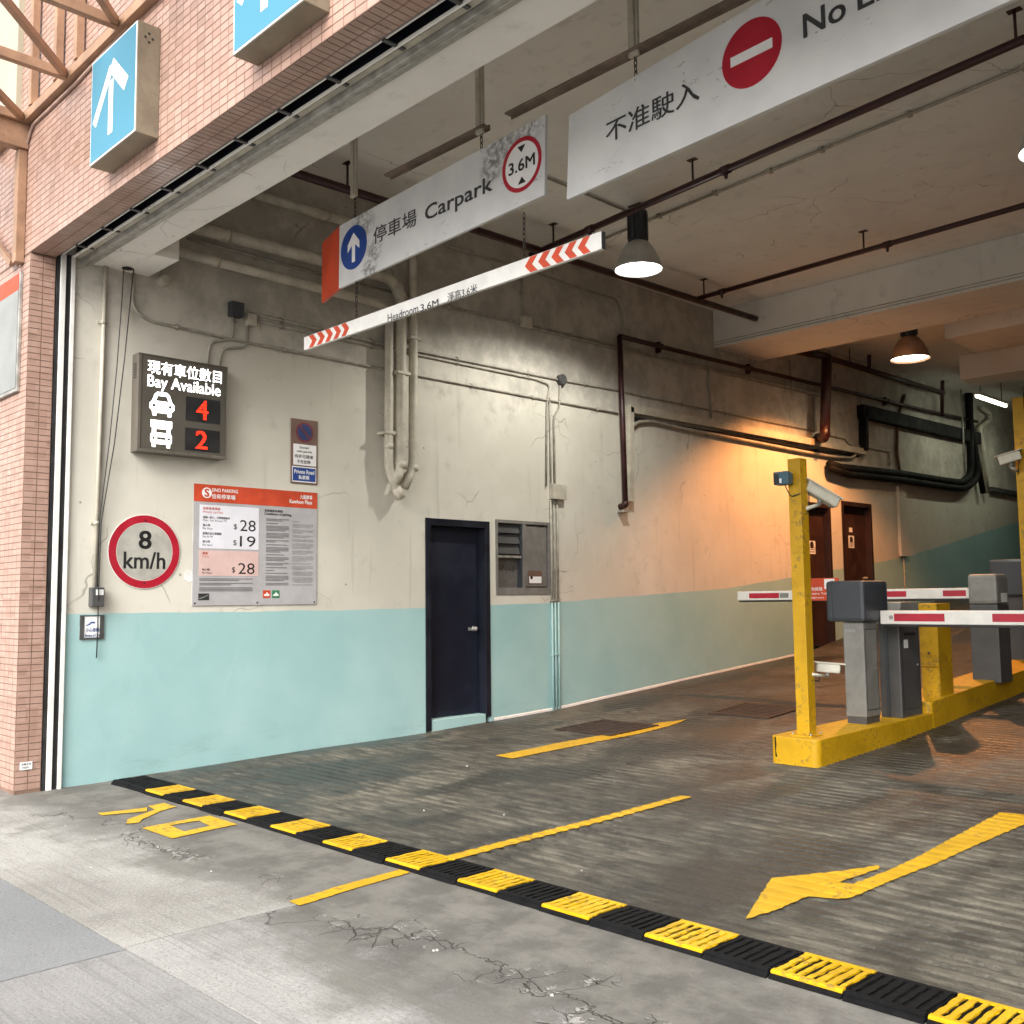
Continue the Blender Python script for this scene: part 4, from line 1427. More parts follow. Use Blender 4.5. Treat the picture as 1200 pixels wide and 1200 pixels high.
# trunking
tk = thing('cable_trunking', 'cream metal trunking framing the orange lit part of the wall', 'trunking', tuple(wp(737, 590, 0)))
for pts, hw in (([(736, 479), (1012, 529.5)], 0.055), ([(737.5, 477), (737.5, 588)], 0.045)):
    A, B = wp(*pts[0], .05), wp(*pts[1], .05)
    d = (B - A).normalized()
    s = d.cross(Vector((1, 0, 0))).normalized() * hw
    V = []
    for x_ in (XW + .001, XW + .10):
        for p in (A - s, B - s, B + s, A + s):
            V.append((x_, p.y, p.z))
    mesh('trunk', V, [(0, 3, 2, 1), (4, 5, 6, 7), (0, 1, 5, 4), (1, 2, 6, 5), (2, 3, 7, 6), (3, 0, 4, 7)], MT['pvc'], tk, bevel=.004)
wall_run('power_cable', 'dark sagging cable under the cream trunking', 'cable', [(742, 499), (748, 494.5), (762, 493.5), (800, 502), (870, 515.5), (940, 529), (975, 535), (1000, 537), (1006, 524)], 0.026, MT['conduit'], 0.045, .15)
wall_run('power_cable', 'black sagging cable just below the cream trunking', 'cable', [(743, 490), (800, 501), (880, 513), (950, 527), (1005, 534)], 0.022, MT['black_pipe'], 0.03, .15)
wall_run('wall_conduit', 'grey vertical conduit crossing the upper runs under the deep beam', 'conduit', [(827, 420), (830, 434), (834, 490)], 0.014, C)
wall_run('wall_conduit', 'grey vertical conduit left of the thick maroon T pipe', 'conduit', [(925, 422), (928, 462)], 0.014, C)
wall_run('wall_strut', 'grey vertical steel strut behind the thick maroon T pipe', 'strut', [(955, 466), (956, 505)], 0.03, C)
wall_run('wall_conduit', 'conduit stepping down from the thick maroon pipe foot to a box', 'conduit', [(965, 508), (990, 514), (996, 521), (1042, 529), (1042.5, 546)], 0.016, C, rfil=.05)
wall_run('wall_conduit', 'rusty vertical conduit crossing the black lagged duct', 'conduit', [(1060, 463), (1052, 490), (1051, 530), (1055, 557)], 0.03, plain('rusty_conduit', (0.13, 0.07, 0.04), 0.7, var=.4), rfil=.1)
wall_run('wall_conduit', 'pale conduit left of the black lagged duct corner', 'conduit', [(1008, 468), (1009, 540)], 0.016, C)

# black lagged ducts
BP = MT['black_pipe']
dk = thing('lagged_duct', 'black lagged duct running along the wall below the maroon pipe', 'duct', tuple(wp(1012, 530, 0)))
for (a, b), (c, d), hw in (((1008, 482), (1146, 514), 0.125), ((1011.5, 478), (1012, 528), 0.06)):
    A, B = wp(a, b, .07), wp(c, d, .07)
    dd = (B - A).normalized()
    s = dd.cross(Vector((1, 0, 0))).normalized() * hw
    V = []
    for x_ in (XW + .001, XW + .15):
        for p in (A - s, B - s, B + s, A + s):
            V.append((x_, p.y, p.z))
    mesh('duct', V, [(0, 3, 2, 1), (4, 5, 6, 7), (0, 1, 5, 4), (1, 2, 6, 5), (2, 3, 7, 6), (3, 0, 4, 7)], BP, dk, bevel=.02)
hb = thing('lagged_pipe_bundle', 'bundle of black lagged pipes sweeping along and up the far wall', 'pipe', tuple(wp(1130, 575, .1)))
for (pts, rr_) in (([(972, 544), (985, 548), (1060, 556), (1105, 563), (1128, 566), (1138, 556), (1134.5, 450)], .075),
                   ([(972, 548), (995, 556), (1060, 563), (1105, 570), (1132, 573), (1146, 560), (1143, 530), (1137, 500), (1136, 450)], .07),
                   ([(1133, 452), (1136, 500), (1143, 525), (1152, 578)], .06)):
    tube('pipe', [wp(a, b, .12) for a, b in pts], rr_, BP, hb, 10, .35)
tube('bright_conduit', [wp(1126, 452, .18), wp(1131, 555, .18)], .02, MT['galv'], hb, 8)
wall_run('wall_conduit', 'cream zigzag pipe beside the black bundle under the strip light', 'pipe', [(1150, 478), (1159, 484), (1160, 492), (1147, 502), (1151, 522), (1157, 578)], 0.055, MT['pvc'], 0.09, .05, 10)
ps = thing('wall_pilaster_strip', 'flat cream strip hanging down the wall right of the brown doors', 'strip', tuple(wp(1056, 652, 0)))
r = (wp(1051, 600, 0).y, wp(1056, 652, 0).z, wp(1059.5, 600, 0).y, wp(1052, 570, 0).z)
plate('strip', WALL, r, 0.001, 0.06, MT['cream'], ps, .006)
tube('drop_conduit', [(XW + .02, (r[0] + r[2]) / 2, r[1]), (XW + .02, (r[0] + r[2]) / 2, zf(18) + .2)], .016, C, ps, 6)
lg_ = thing('wall_ledge', 'narrow grey ledge on the far wall behind the second camera', 'ledge', tuple(wp(1170, 575, 0)))
r = WALL.rect(1158, 576, 1200, 568)
plate('ledge', WALL, (r[0], r[1], r[2] + 2, r[1] + .10), .001, .10, MT['grey_mid'], lg_, .005)


# ------------------------------------------------------------------ ceiling services
def ceiling_pipe(label, A, B, r, mat, hangers, heads):
    A, B = Vector(A), Vector(B)
    t = thing('sprinkler_pipe', label, 'pipe', tuple(A))
    tube('run', [A, B], r, mat, t, 12)
    for k in hangers:
        p = A.lerp(B, k)
        tube('hanger', [p, Vector((p.x, p.y, ZC + .002))], 0.012, mat, t, 6)
        box('hanger_plate', (p.x - .05, p.x + .05), (p.y - .03, p.y + .03), (ZC - .008, ZC - .001), mat, t, 0)
    for k in heads:
        p = A.lerp(B, k)
        tube('sprinkler_head', [p, p - Vector((0, 0, .09))], [.028, .014], mat, t, 8)
        tube('coupling', [p - (B - A).normalized() * .05, p + (B - A).normalized() * .05], r * 1.25, mat, t, 12)
    return t


e1 = onx(340, 203.5, -8.05)
e2 = Vector((-7.83, 12.71, 5.59))
ceiling_pipe('main maroon sprinkler pipe running under the ceiling into the deep beam', (-8.12, 3.62, 5.60), e2, 0.043, MR, (.22, .7), ())
s1a, s1b = onz(622, 299, 5.62), onz(1200, 46, 5.62)
s1b = s1a + (s1b - s1a) * 1.8
ceiling_pipe('maroon branch pipe crossing the ceiling behind the no entry board', s1a, s1b, 0.036, MR, (.04, .245, .55, .8), (.10, .285, .7))
s2a, s2b = onz(815, 350.5, 5.63), onz(1200, 240.6, 5.63)
s2b = s2a + (s2b - s2a) * 1.7
ceiling_pipe('maroon branch pipe crossing the ceiling just before the deep beam', s2a, s2b, 0.032, MR, (.02, .34, .7), (.06, .38))
c1, c2 = onz(700, 283, 5.85), onz(1200, 79, 5.85)
ct = thing('ceiling_conduit', 'thin grey conduit clipped to the ceiling beside the maroon branch', 'conduit', tuple(c1))
tube('run', [c1, c1 + (c2 - c1) * 1.6], 0.016, MT['conduit'], ct, 8)
for k in (.2, .36, .5, .62, .8, 1.0):
    p = c1.lerp(c2, k)
    box('clip', (p.x - .02, p.x + .02), (p.y - .035, p.y + .035), (5.83, ZC - .001), MT['conduit'], ct, .003)
c1, c2 = onz(640, 208, 5.855), onz(733, 247, 5.855)
ct = thing('ceiling_conduit', 'short thin conduit on the ceiling leading to the white lamp', 'conduit', tuple(c1))
tube('run', [c1 + (c1 - c2) * .6, c2], 0.013, MT['conduit'], ct, 8)


def chain_part(parent, x, y, z0, z1, name='chain'):
    parts = []
    n = max(2, int((z1 - z0) / 0.034))
    L = (z1 - z0) / n
    for k in range(n):
        zc = z0 + L * (k + .5)
        ax = Vector((1, 0, 0)) if k % 2 else Vector((0, 1, 0))
        pts = [Vector((x, y, zc)) + ax * (.010 * math.cos(a)) + Vector((0, 0, L * .68 * math.sin(a))) for a in [2 * math.pi * i / 8 for i in range(9)]]
        parts.append(tube_data(pts, .0035, 5))
    return multi(name, parts, MT['iron'], parent)


YS = 4.51
MT['rust'] = plain('rusty_angle', (0.17, 0.125, 0.095), .7, var=.35)
rail = thing('sign_rail', 'rusty steel rail with white droppers carrying the hanging signs', 'rail', (-6.0, YS, 4.74))
for xa, xb in ((-5.95, -4.83), (-4.62, -0.9)):
    box('angle_bar', (xa, xb), (YS - .03, YS + .03), (4.728, 4.742), MT['rust'], rail, .003)
    box('angle_flange', (xa, xb), (YS + .031, YS + .038), (4.712, 4.755), MT['rust'], rail, .002)
for xx in (-6.375, -4.893, -3.542, -1.9):
    box('dropper', (xx - .035, xx + .035), (YS - .012, YS + .012), (4.70, ZC + .001), MT['pvc'], rail, .003)
    box('dropper_edge', (xx + .012, xx + .02), (YS - .018, YS - .0125), (4.72, ZC - .002), MT['conduit'], rail, 0)

# ------------------------------------------------------------------ hanging signs
s1 = thing('carpark_sign', 'long white hanging Carpark board with blue arrow disc and 3.6M circle', 'sign', (-5.4, YS, 4.02))
o_ = ony(397, 338, YS)
S1 = Frame(o_, ony(638, 235, YS) - o_, (0, 0, 1), (0, -1, 0))
pts = [S1.px(397, 338), S1.px(638, 235), S1.px(638, 141), S1.px(397, 265)]
MT['sign1'] = mat_sign_white('carpark_sign_enamel', [(ony(586, 168, YS), .20), (ony(618, 155, YS), .14), (ony(575, 200, YS), .13), (ony(436, 300, YS), .13), (ony(425, 262, YS), .16), (ony(432, 316, YS), .10)])
poly('board', S1, pts, -0.025, 0.0, MT['sign1'], s1, .002)
fl = [onz(377, 355, 4.006), onz(377, 355, 4.006)]
fl[1] = Vector((fl[0].x, fl[0].y, 4.006 + .517))
V = [S1.p(*pts[0], -.001), S1.p(*pts[3], -.001), fl[1], fl[0]]
V2 = [Vector(q) + Vector((.01, .022, 0)) for q in V]
mesh('orange_return', V + V2, [(0, 1, 2, 3), (7, 6, 5, 4), (0, 4, 5, 1), (1, 5, 6, 2), (2, 6, 7, 3), (3, 7, 4, 0)], MT['orange'], s1)
a, b = S1.px(414, 265.5), S1.px(414, 316)
cu, cv, rr_ = a[0], (a[1] + b[1]) / 2, (a[1] - b[1]) / 2
ad = disc('arrow_disc', S1, cu, cv, rr_, 0.0005, 0.0022, MT['sign_blue'], s1)
poly('arrow', S1, [(cu + rr_ * x_, cv + rr_ * y_) for x_, y_ in ((-.12, -.68), (.12, -.68), (.12, .12), (.45, -.15), (.45, .2), (0, .68), (-.45, .2), (-.45, -.15), (-.12, .12))], 0.0024, 0.0034, MT['print_white'], ad)
text('停車場', S1, S1.rect(437.5, 288.5, 487.5, 246.5), 0.002, MT['sign_dark'], s1, 0.012)
text('Carpark', S1, S1.rect(498.3, 267.5, 576.5, 210), 0.002, MT['sign_dark'], s1, 0.022)
a, b = S1.px(611, 167.5), S1.px(611, 231)
cu, cv, rr_ = S1.px(611, 198.5)[0], (a[1] + b[1]) / 2, (a[1] - b[1]) / 2
cd_ = disc('limit_disc', S1, cu, cv, rr_, 0.0005, 0.0018, MT['print_white'], s1)
ring('limit_ring', S1, cu, cv, rr_ * .84, rr_, 0.002, 0.003, MT['sign_red'], cd_)
text('3.6M', S1, (cu - rr_ * .66, cv - rr_ * .22, cu + rr_ * .66, cv + rr_ * .22), 0.003, MT['print_black'], cd_, 0.03)
for s in (1, -1):
    poly('triangle', S1, [(cu - rr_ * .2, cv + s * rr_ * .7), (cu + rr_ * .2, cv + s * rr_ * .7), (cu, cv + s * rr_ * .45)], 0.002, 0.003, MT['print_black'], cd_)
for xx in (-6.375, -4.893):
    chain_part(s1, xx, YS + .012, 4.515 if xx < -6 else 4.555, 4.72)

s2 = thing('no_entry_sign', 'long white hanging No Entry board with red no entry disc', 'sign', (-2.6, YS, 4.02))
o_ = ony(664, 234, YS)
S2 = Frame(o_, ony(1185, 0, YS) - o_, (0, 0, 1), (0, -1, 0))
t0, t1 = S2.px(664, 137), S2.px(904, 0)
L2 = 3.35
tv = t0[1] + (t1[1] - t0[1]) / (t1[0] - t0[0]) * L2 * 0.75
MT['sign2'] = mat_sign_white('no_entry_sign_enamel', [])
poly('board', S2, [(0, 0), (L2, 0), (L2, tv), t0], -0.025, 0.0, MT['sign2'], s2, .002)
text('不准駛入', S2, S2.rect(709.5, 172.5, 817, 98), 0.002, MT['sign_dark'], s2, 0.012)
a, b = S2.px(876, 36.5), S2.px(876, 114.8)
cu, cv, rr_ = a[0], (a[1] + b[1]) / 2, (a[1] - b[1]) / 2
nd_ = disc('no_entry_disc', S2, cu, cv, rr_, 0.0005, 0.0022, MT['sign_red'], s2)
poly('white_bar', S2, [(cu - rr_ * .70, cv - rr_ * .15), (cu + rr_ * .70, cv - rr_ * .15), (cu + rr_ * .70, cv + rr_ * .15), (cu - rr_ * .70, cv + rr_ * .15)], 0.0024, 0.0034, MT['print_white'], nd_)
a, b = S2.px(941, 60.5), S2.px(941, 32.5)
ch = b[1] - a[1]
text('No', S2, (a[0], a[1], S2.px(990, 38)[0], b[1]), 0.002, MT['sign_dark'], s2, 0.022)
asp = text_data('Entry', 0.0)[2]
ue, ve = S2.px(1005, 31.5)
text('Entry', S2, (ue, ve - ch * .30, ue + ch * 1.30 * asp * 1.12, ve + ch), 0.002, MT['sign_dark'], s2, 0.022)
for xx in (-3.542, -1.9):
    chain_part(s2, xx, YS + .012, 4.535 if xx < -3 else 4.64, 4.72)

hb_ = thing('headroom_bar', 'white hanging height bar with red chevrons reading Headroom 3.6M', 'height bar', (-5.5, YS, 3.6))
o_ = ony(356, 410.5, YS)
HB = Frame(o_, ony(705, 291.5, YS) - o_, (0, 0, 1), (0, -1, 0))
hl = HB.px(705, 291.5)[0]
hh = HB.px(703.5, 272.5)[1]
plate('bar', HB, (0, 0, hl, hh), -0.03, 0.0, MT['white'], hb_, .004)
plate('end_cap', HB, (hl + .0005, .002, hl + .006, hh - .002), -0.031, .0005, MT['black'], hb_)
text('Headroom', HB, (HB.px(454.6, 378.3)[0], HB.px(454.6, 378.3)[1], HB.px(490.3, 362)[0], HB.px(455, 369)[1]), 0.002, MT['sign_dark'], hb_, 0.012)
text('3.6M', HB, (HB.px(493, 365)[0], HB.px(493, 366.3)[1], HB.px(514, 356)[0], HB.px(513.5, 350.8)[1]), 0.002, MT['sign_dark'], hb_, 0.02)
text('淨高3.6米', HB, (HB.px(524.5, 352)[0], HB.px(524.6, 355.6)[1], HB.px(559.5, 340)[0], HB.px(524.6, 344.5)[1]), 0.002, MT['sign_dark'], hb_, 0.006)
for x0_, n_, w_ in ((362.0, 5, 9.5), (621.5, 5, 15.5)):
    for k in range(n_):
        ua = HB.px(x0_ + k * w_, 400 - (x0_ + k * w_ - 355) * .341)[0]
        wd = HB.px(x0_ + k * w_ + w_ * .55, 400 - (x0_ + k * w_ - 355) * .341)[0] - ua
        s = 1 if x0_ < 500 else -1
        tip = wd * .75 * s
        poly('chevron', HB, [(ua, .004), (ua + wd, .004), (ua + wd + tip, hh / 2), (ua + wd, hh - .004), (ua, hh - .004), (ua + tip, hh / 2)], 0.0006, 0.0018, MT['orange'], hb_)
for (xp, ya, yb) in ((416, 321, 374), (612, 249, 311)):
    pa, pb_ = ony(xp, ya, YS), ony(xp, yb, YS)
    chain_part(hb_, pa.x, YS + .015, HB.p(HB.px(xp, yb)[0], hh).z - .005, pa.z)


# ------------------------------------------------------------------ lamps
def high_bay(label, x, y, z_rim, r, body, lens, color, power, angle, blend=.35, group=None):
    t = thing('high_bay_lamp', label, 'lamp', (x, y, z_rim), group)
    h = r * 1.22
    prof = [(r * .33, z_rim + h), (r * .5, z_rim + h * .92), (r * .72, z_rim + h * .66), (r * .88, z_rim + h * .36), (r * .97, z_rim + h * .10), (r, z_rim),
            (r * .985, z_rim + .004), (r * .95, z_rim + h * .12), (r * .86, z_rim + h * .36), (r * .70, z_rim + h * .64), (r * .48, z_rim + h * .88), (r * .31, z_rim + h * .96)]
    v, f = lathe_data(x, y, prof, 36)
    sh_ = mesh('shade', v, f, body, t, smooth=True)
    n = 30
    zl = z_rim + h * .10
    V = [(x, y, zl - .012)] + [(x + r * .93 * math.cos(2 * math.pi * i / n), y + r * .93 * math.sin(2 * math.pi * i / n), zl) for i in range(n)]
    mesh('lens', V, [(0, 1 + (i + 1) % n, 1 + i) for i in range(n)], lens, t, fixn=False)
    z0, z1 = z_rim + h * .97, min(ZC - .05, z_rim + h * .97 + r * 1.4)
    v, f = lathe_data(x, y, [(0, z0), (r * .36, z0), (r * .36, z1), (0, z1)], 12)
    hs = mesh('gear_housing', v, f, MT['grey_dark'], t, bevel=.006)
    for k in range(8):
        a_ = 2 * math.pi * k / 8 + .2
        ca, sa = math.cos(a_), math.sin(a_)
        c_ = Vector((x + ca * r * .365, y + sa * r * .365, 0))
        tx = Vector((-sa, ca, 0)) * .012
        ra_ = Vector((ca, sa, 0)) * .022
        V = [c_ - tx + Vector((0, 0, z0 + .03)), c_ + tx + Vector((0, 0, z0 + .03)), c_ + tx + ra_ + Vector((0, 0, z0 + .03)), c_ - tx + ra_ + Vector((0, 0, z0 + .03))]
        V += [q + Vector((0, 0, z1 - z0 - .06)) for q in V]
        mesh('cooling_fin', V, [(0, 3, 2, 1), (4, 5, 6, 7), (0, 1, 5, 4), (1, 2, 6, 5), (2, 3, 7, 6), (3, 0, 4, 7)], MT['grey_dark'], hs)
    tube('hook', [(x, y, z1 - .002), (x, y, ZC + .001)], .016, MT['grey_mid'], t, 8)
    box('ceiling_plate', (x - .09, x + .09), (y - .06, y + .06), (ZC - .012, ZC - .001), MT['maroon'], t, .002)
    ld = bpy.data.lights.new('lamp_light', 'SPOT')
    ld.energy = power
    ld.color = color
    ld.spot_size = math.radians(angle)
    ld.spot_blend = blend
    ld.shadow_soft_size = .06
    lo = bpy.data.objects.new('lamp_light', ld)
    link(lo, t, (x, y, zl - .05))
    return t


LC = (1.0, 0.97, 0.88)
high_bay('white lit high bay lamp under the ceiling beside the height bar', -6.775, 8.62, 5.135, 0.265, MT['shade'], MT['glow_lamp'], LC, 130, 158)
high_bay('white high bay lamp at the right edge over the exit lane', ony(1236, 176, 8.62).x, 8.62, ony(1236, 176, 8.62).z, 0.265, MT['shade'], MT['glow_lamp'], LC, 60, 158)
high_bay('warm lit bell lamp hanging behind the deep beam', -6.78, 15.5, 5.24, 0.30, plain('copper_tinted_shade', (0.36, 0.24, 0.19), .4, .3), MT['glow_warm'], (1, .62, .33), 32, 150)
high_bay('orange sodium lamp tucked up behind the deep beam near the wall', -6.7, 14.5, 5.53, 0.17, plain('sodium_shade', (0.36, 0.24, 0.19), .4, .3), glow('sodium_lens', (1, .5, .18), 6.0), (1.0, 0.37, 0.11), 520, 124)
for k, (ya, yb, lb) in enumerate(((19.75, 21.25, 'nearer fluorescent strip light under the far ceiling'), (22.1, 23.6, 'farther fluorescent strip light at the right edge'))):
    t = thing('strip_light', lb, 'lamp', (-7.38, ya, 5.3), 'fluorescent strip lights over the ramp')
    box('batten', (-7.43, -7.33), (ya - .03, yb + .03), (5.345, 5.40), MT['white'], t, .004)
    tube('tube', [(-7.38, ya, 5.315), (-7.38, yb, 5.315)], .028, MT['glow_tube'], t, 10)
    for yy_ in (ya + .2, yb - .2):
        tube('hanger', [(-7.38, yy_, 5.40), (-7.38, yy_, ZC + .001)], .008, MT['grey_mid'], t, 6)
    ld = bpy.data.lights.new('lamp_light', 'AREA')
    ld.shape = 'RECTANGLE'
    ld.size, ld.size_y = .08, yb - ya
    ld.energy = 5
    ld.color = (.97, 1.0, .76)
    lo = bpy.data.objects.new('lamp_light', ld)
    link(lo, t, (-7.38, (ya + yb) / 2, 5.28))


# ------------------------------------------------------------------ speed hump
HY0, HY1 = 3.535, 3.85
SW = 0.31


def hump_h(t_):
    t_ = min(1, max(0, t_))
    return 0.010 + 0.018 * min(1.0, t_ / .07, (1 - t_) / .07)


def strip_piece(xa, xb, ta, tb, lift, thick, n=6):
    V, F = [], []
    for i in range(n + 1):
        t_ = ta + (tb - ta) * i / n
        y = t_ * (HY1 - HY0)
        zt = hump_h(t_) + lift
        V += [(xa, y, zt), (xb, y, zt), (xb, y, zt - thick), (xa, y, zt - thick)]
    for i in range(n):
        k = i * 4
        F += [(k + a, k + 4 + a, k + 4 + (a + 1) % 4, k + (a + 1) % 4) for a in range(4)]
    F += [(0, 1, 2, 3), (n * 4 + 3, n * 4 + 2, n * 4 + 1, n * 4)]
    return V, F


def seg_meshes(seed, yellow):
    rnd = random.Random(seed)
    g = .004
    base = strip_piece(g, SW - g, 0, 1, 0, .055, 25)
    bm_ = bpy.data.meshes.new('hump_block')
    bm_.from_pydata([Vector(v) for v in base[0]], [], base[1])
    bm_.materials.append(MT['rubber'])
    parts = [strip_piece(g + .001, SW - g - .001, .05, .14, .008, .0075, 3), strip_piece(g + .001, SW - g - .001, .86, .95, .008, .0075, 3)]
    nb = 7
    for k in range(nb):
        xc = g + .02 + (SW - 2 * g - .04) * k / (nb - 1)
        w = .0125 + rnd.uniform(-.003, .004)
        V, F = strip_piece(xc - w, xc + w, .14, .86, .008, .0075, 8)
        V = [(v[0] + rnd.uniform(-.0034, .0034), v[1], v[2] + rnd.uniform(-.0012, .0012)) for v in V]
        parts.append((V, F))
    VV, FF = [], []
    for v, f in parts:
        k = len(VV)
        VV += v
        FF += [tuple(i + k for i in q) for q in f]
    rb = bpy.data.meshes.new('slotted_top')
    rb.from_pydata([Vector(v) for v in VV], [], FF)
    rb.materials.append(MT['yellow_hump' if yellow else 'rubber'])
    for me in (bm_, rb):
        b_ = bmesh.new()
        b_.from_mesh(me)
        bmesh.ops.recalc_face_normals(b_, faces=b_.faces)
        b_.to_mesh(me)
        b_.free()
    return bm_, rb


hp = thing('speed_hump', 'yellow and black slotted rubber speed hump across the ramp entrance', 'speed hump', (-4.5, 3.69, 0))
var = {y_: [seg_meshes(10 * y_ + k, y_) for k in range(4)] for y_ in (0, 1)}
k0 = -12
for k in range(k0, 20):
    xa = -4.705 + SW * k
    yl = (k % 2 == 0) and k > k0 + 1
    m_b, m_t = var[int(yl)][random.randrange(4)]
    loc = Vector((xa + random.uniform(-.002, .002), HY0 + random.uniform(-.006, .006), zf(3.69) - .009))
    s = link(bpy.data.objects.new('hump_block', m_b), hp, loc)
    link(bpy.data.objects.new('slotted_top', m_t), s, loc)


# ------------------------------------------------------------------ painted markings that follow the ribbed surface
def surf(x, y):
    return apron_z(x, y) if y < 3.70 else floor_z(x, y, 0.3)       # thick paint half fills the grooves


def paint(name, polys, label, mat, lift=.0055):
    bm = bmesh.new()
    for pts in polys:
        vs = [bm.verts.new((p[0], p[1], 0)) for p in pts]
        bm.faces.new(vs)
    bmesh.ops.triangulate(bm, faces=bm.faces)
    ys = [v.co.y for v in bm.verts]
    xs = [v.co.x for v in bm.verts]
    y = min(ys) + .006
    while y < max(ys):
        bmesh.ops.bisect_plane(bm, geom=bm.verts[:] + bm.edges[:] + bm.faces[:], plane_co=(0, y, 0), plane_no=(0, 1, 0))
        y += .0135
    x = min(xs) + .1
    while x < max(xs):
        bmesh.ops.bisect_plane(bm, geom=bm.verts[:] + bm.edges[:] + bm.faces[:], plane_co=(x, 0, 0), plane_no=(1, 0, 0))
        x += .11
    for v in bm.verts:
        j = .0035 if v.is_boundary else 0
        v.co.x += j * 2.2 * nz(v.co.x * 30, v.co.y * 30, 2)
        v.co.y += j * nz(v.co.x * 30, v.co.y * 30, 6)
        v.co.z = surf(v.co.x, v.co.y) + lift
    bm.normal_update()
    for f_ in bm.faces:
        if f_.normal.z < 0:
            f_.normal_flip()
    V = [v.co.copy() for v in bm.verts]
    bm.verts.index_update()
    F = [tuple(v.index for v in f_.verts) for f_ in bm.faces]
    bm.free()
    o = mesh(name, V, F, mat, None, fixn=False)
    return tag(o, label, 'road marking')


YL = MT['yellow_line']
paint('painted_line', [[(-4.53, 2.82), (-4.435, 2.82), (-4.435, 3.525), (-4.53, 3.525)]], 'short yellow line on the apron in front of the hump', YL)
paint('painted_line', [[(-4.53, 3.86), (-4.435, 3.86), (-4.405, 6.09), (-4.50, 6.07)]], 'long yellow line dividing the lanes behind the hump', YL)


def g2(px, py):
    q = gnd(px, py)
    return (q.x, q.y)


paint('painted_arrow', [[g2(580, 886), g2(600, 889.5), g2(640, 881.5), g2(700, 869.5), g2(733, 861), g2(745, 861), g2(785, 851), g2(805, 843.5), g2(775, 847), g2(712, 858.5), g2(708, 861.5), g2(650, 872)]],
      'slim yellow arrow in the entry lane near the drain covers', YL)
ARW = [(220, 592), (312, 450), (560, 425), (690, 406), (692, 416), (630, 438), (548, 464), (600, 470), (720, 425), (840, 370), (960, 302), (1115, 218), (1230, 227), (1205, 258), (1050, 325), (900, 395), (730, 460), (600, 515), (540, 523), (440, 512), (330, 560)]
paint('painted_arrow', [[g2(800 + a / 3.0, 880 + b / 3.0) for a, b in ARW]], 'large bent yellow arrow in the exit lane', YL)


def apx(a, b):
    q = onz(100 + a / 3.75, 890 + b / 3.75, 0.008)
    return (q.x, q.y)


paint('painted_character', [[apx(55, 236), apx(70, 246), apx(270, 232), apx(272, 216), apx(160, 228)], [apx(276, 210), apx(345, 197), apx(400, 215), apx(330, 232), apx(305, 226)],
                            [apx(305, 226), apx(330, 232), apx(245, 268), apx(240, 280), apx(180, 285), apx(185, 265)]],
      'yellow painted entry character with two legs beside the hump', MT['yellow_hump'])
O_ = [apx(245, 303), apx(380, 350), apx(668, 296), apx(545, 254)]
I_ = [apx(372, 294), apx(432, 322), apx(548, 300), apx(498, 275)]
paint('painted_character', [[O_[i], O_[(i + 1) % 4], I_[(i + 1) % 4], I_[i]] for i in range(4)], 'yellow painted box shaped character beside the hump', MT['yellow_hump'])


def slope_box(x0, x1, y0, y1, h0, h1, ny=1):
    V, F = box_data(x0, x1, y0, y1, h0, h1)
    return [(v[0], v[1], v[2] + zf(v[1])) for v in V], F


for (xa, xb, ya, yb, lb) in ((-7.5, -6.72, 7.92, 8.72, 'dark iron drain cover nearer the hump in the entry lane'), (-6.72, -5.94, 9.62, 10.42, 'dark iron drain cover farther up the entry lane')):
    t = thing('drain_cover', lb, 'drain cover', ((xa + xb) / 2, (ya + yb) / 2, zf(ya)), 'drain covers in the entry lane')
    for (a, b, c, d) in ((xa, xb, ya, ya + .04), (xa, xb, yb - .04, yb), (xa, xa + .04, ya + .041, yb - .041), (xb - .04, xb, ya + .041, yb - .041)):
        v, f = slope_box(a, b, c, d, -.03, .016)
        mesh('rim', v, f, MT['iron'], t)
    v, f = slope_box(xa + .041, xb - .041, ya + .041, yb - .041, -.03, .006)
    mesh('plate', v, f, MT['iron'], t)
    for k in range(9):
        yc = ya + .08 + (yb - ya - .16) * k / 8
        v, f = slope_box(xa + .05, xb - .05, yc - .018, yc + .018, .004, .015)
        mesh('bar', v, f, MT['iron'], t)

# ------------------------------------------------------------------ traffic island with posts, cameras and barriers
ix0, ix1 = -4.72, -4.27
isl = thing('traffic_island', 'long yellow concrete island between the entry and exit lanes', 'island', (-4.5, 7.68, .08))


def island_tier(name, y0, y1, zt0, zt1, xa, xb, cr):
    n = 6
    P = []
    for (cx, cy, a0) in ((xb - cr, y0 + cr, -90), (xb - .01, y1 - .01, 0), (xa + .01, y1 - .01, 90), (xa + cr, y0 + cr, 180)):
        rr = cr if cy < (y0 + y1) / 2 else .01
        for k in range(n + 1):
            a_ = math.radians(a0 + 90 * k / n)
            P.append((cx + rr * math.cos(a_), cy + rr * math.sin(a_)))
    zt = lambda y: zt0 + (zt1 - zt0) * (y - y0) / (y1 - y0)
    m_ = len(P)
    V = [(p[0], p[1], zf(p[1]) - .06) for p in P] + [(p[0], p[1], zt(p[1])) for p in P]
    F = [tuple(range(m_ - 1, -1, -1)), tuple(range(m_, 2 * m_))] + [(i, (i + 1) % m_, (i + 1) % m_ + m_, i + m_) for i in range(m_)]
    return mesh(name, V, F, MT['yellow'], isl, bevel=.016)


island_tier('lower_kerb', 7.66, 9.9, .322, .352, ix0, ix1, .06)
island_tier('upper_kerb', 9.86, 17.0, .462, .93, ix0 - .002, ix1 + .004, .05)
poly('chipped_corner', Frame((0, 7.66, 0), (1, 0, 0), (0, 0, 1), (0, -1, 0)), [(-4.66, .32), (-4.655, .25), (-4.662, .2), (-4.65, .15), (-4.668, .15), (-4.672, .31)], -.03, .001, MT['rubber'], isl)


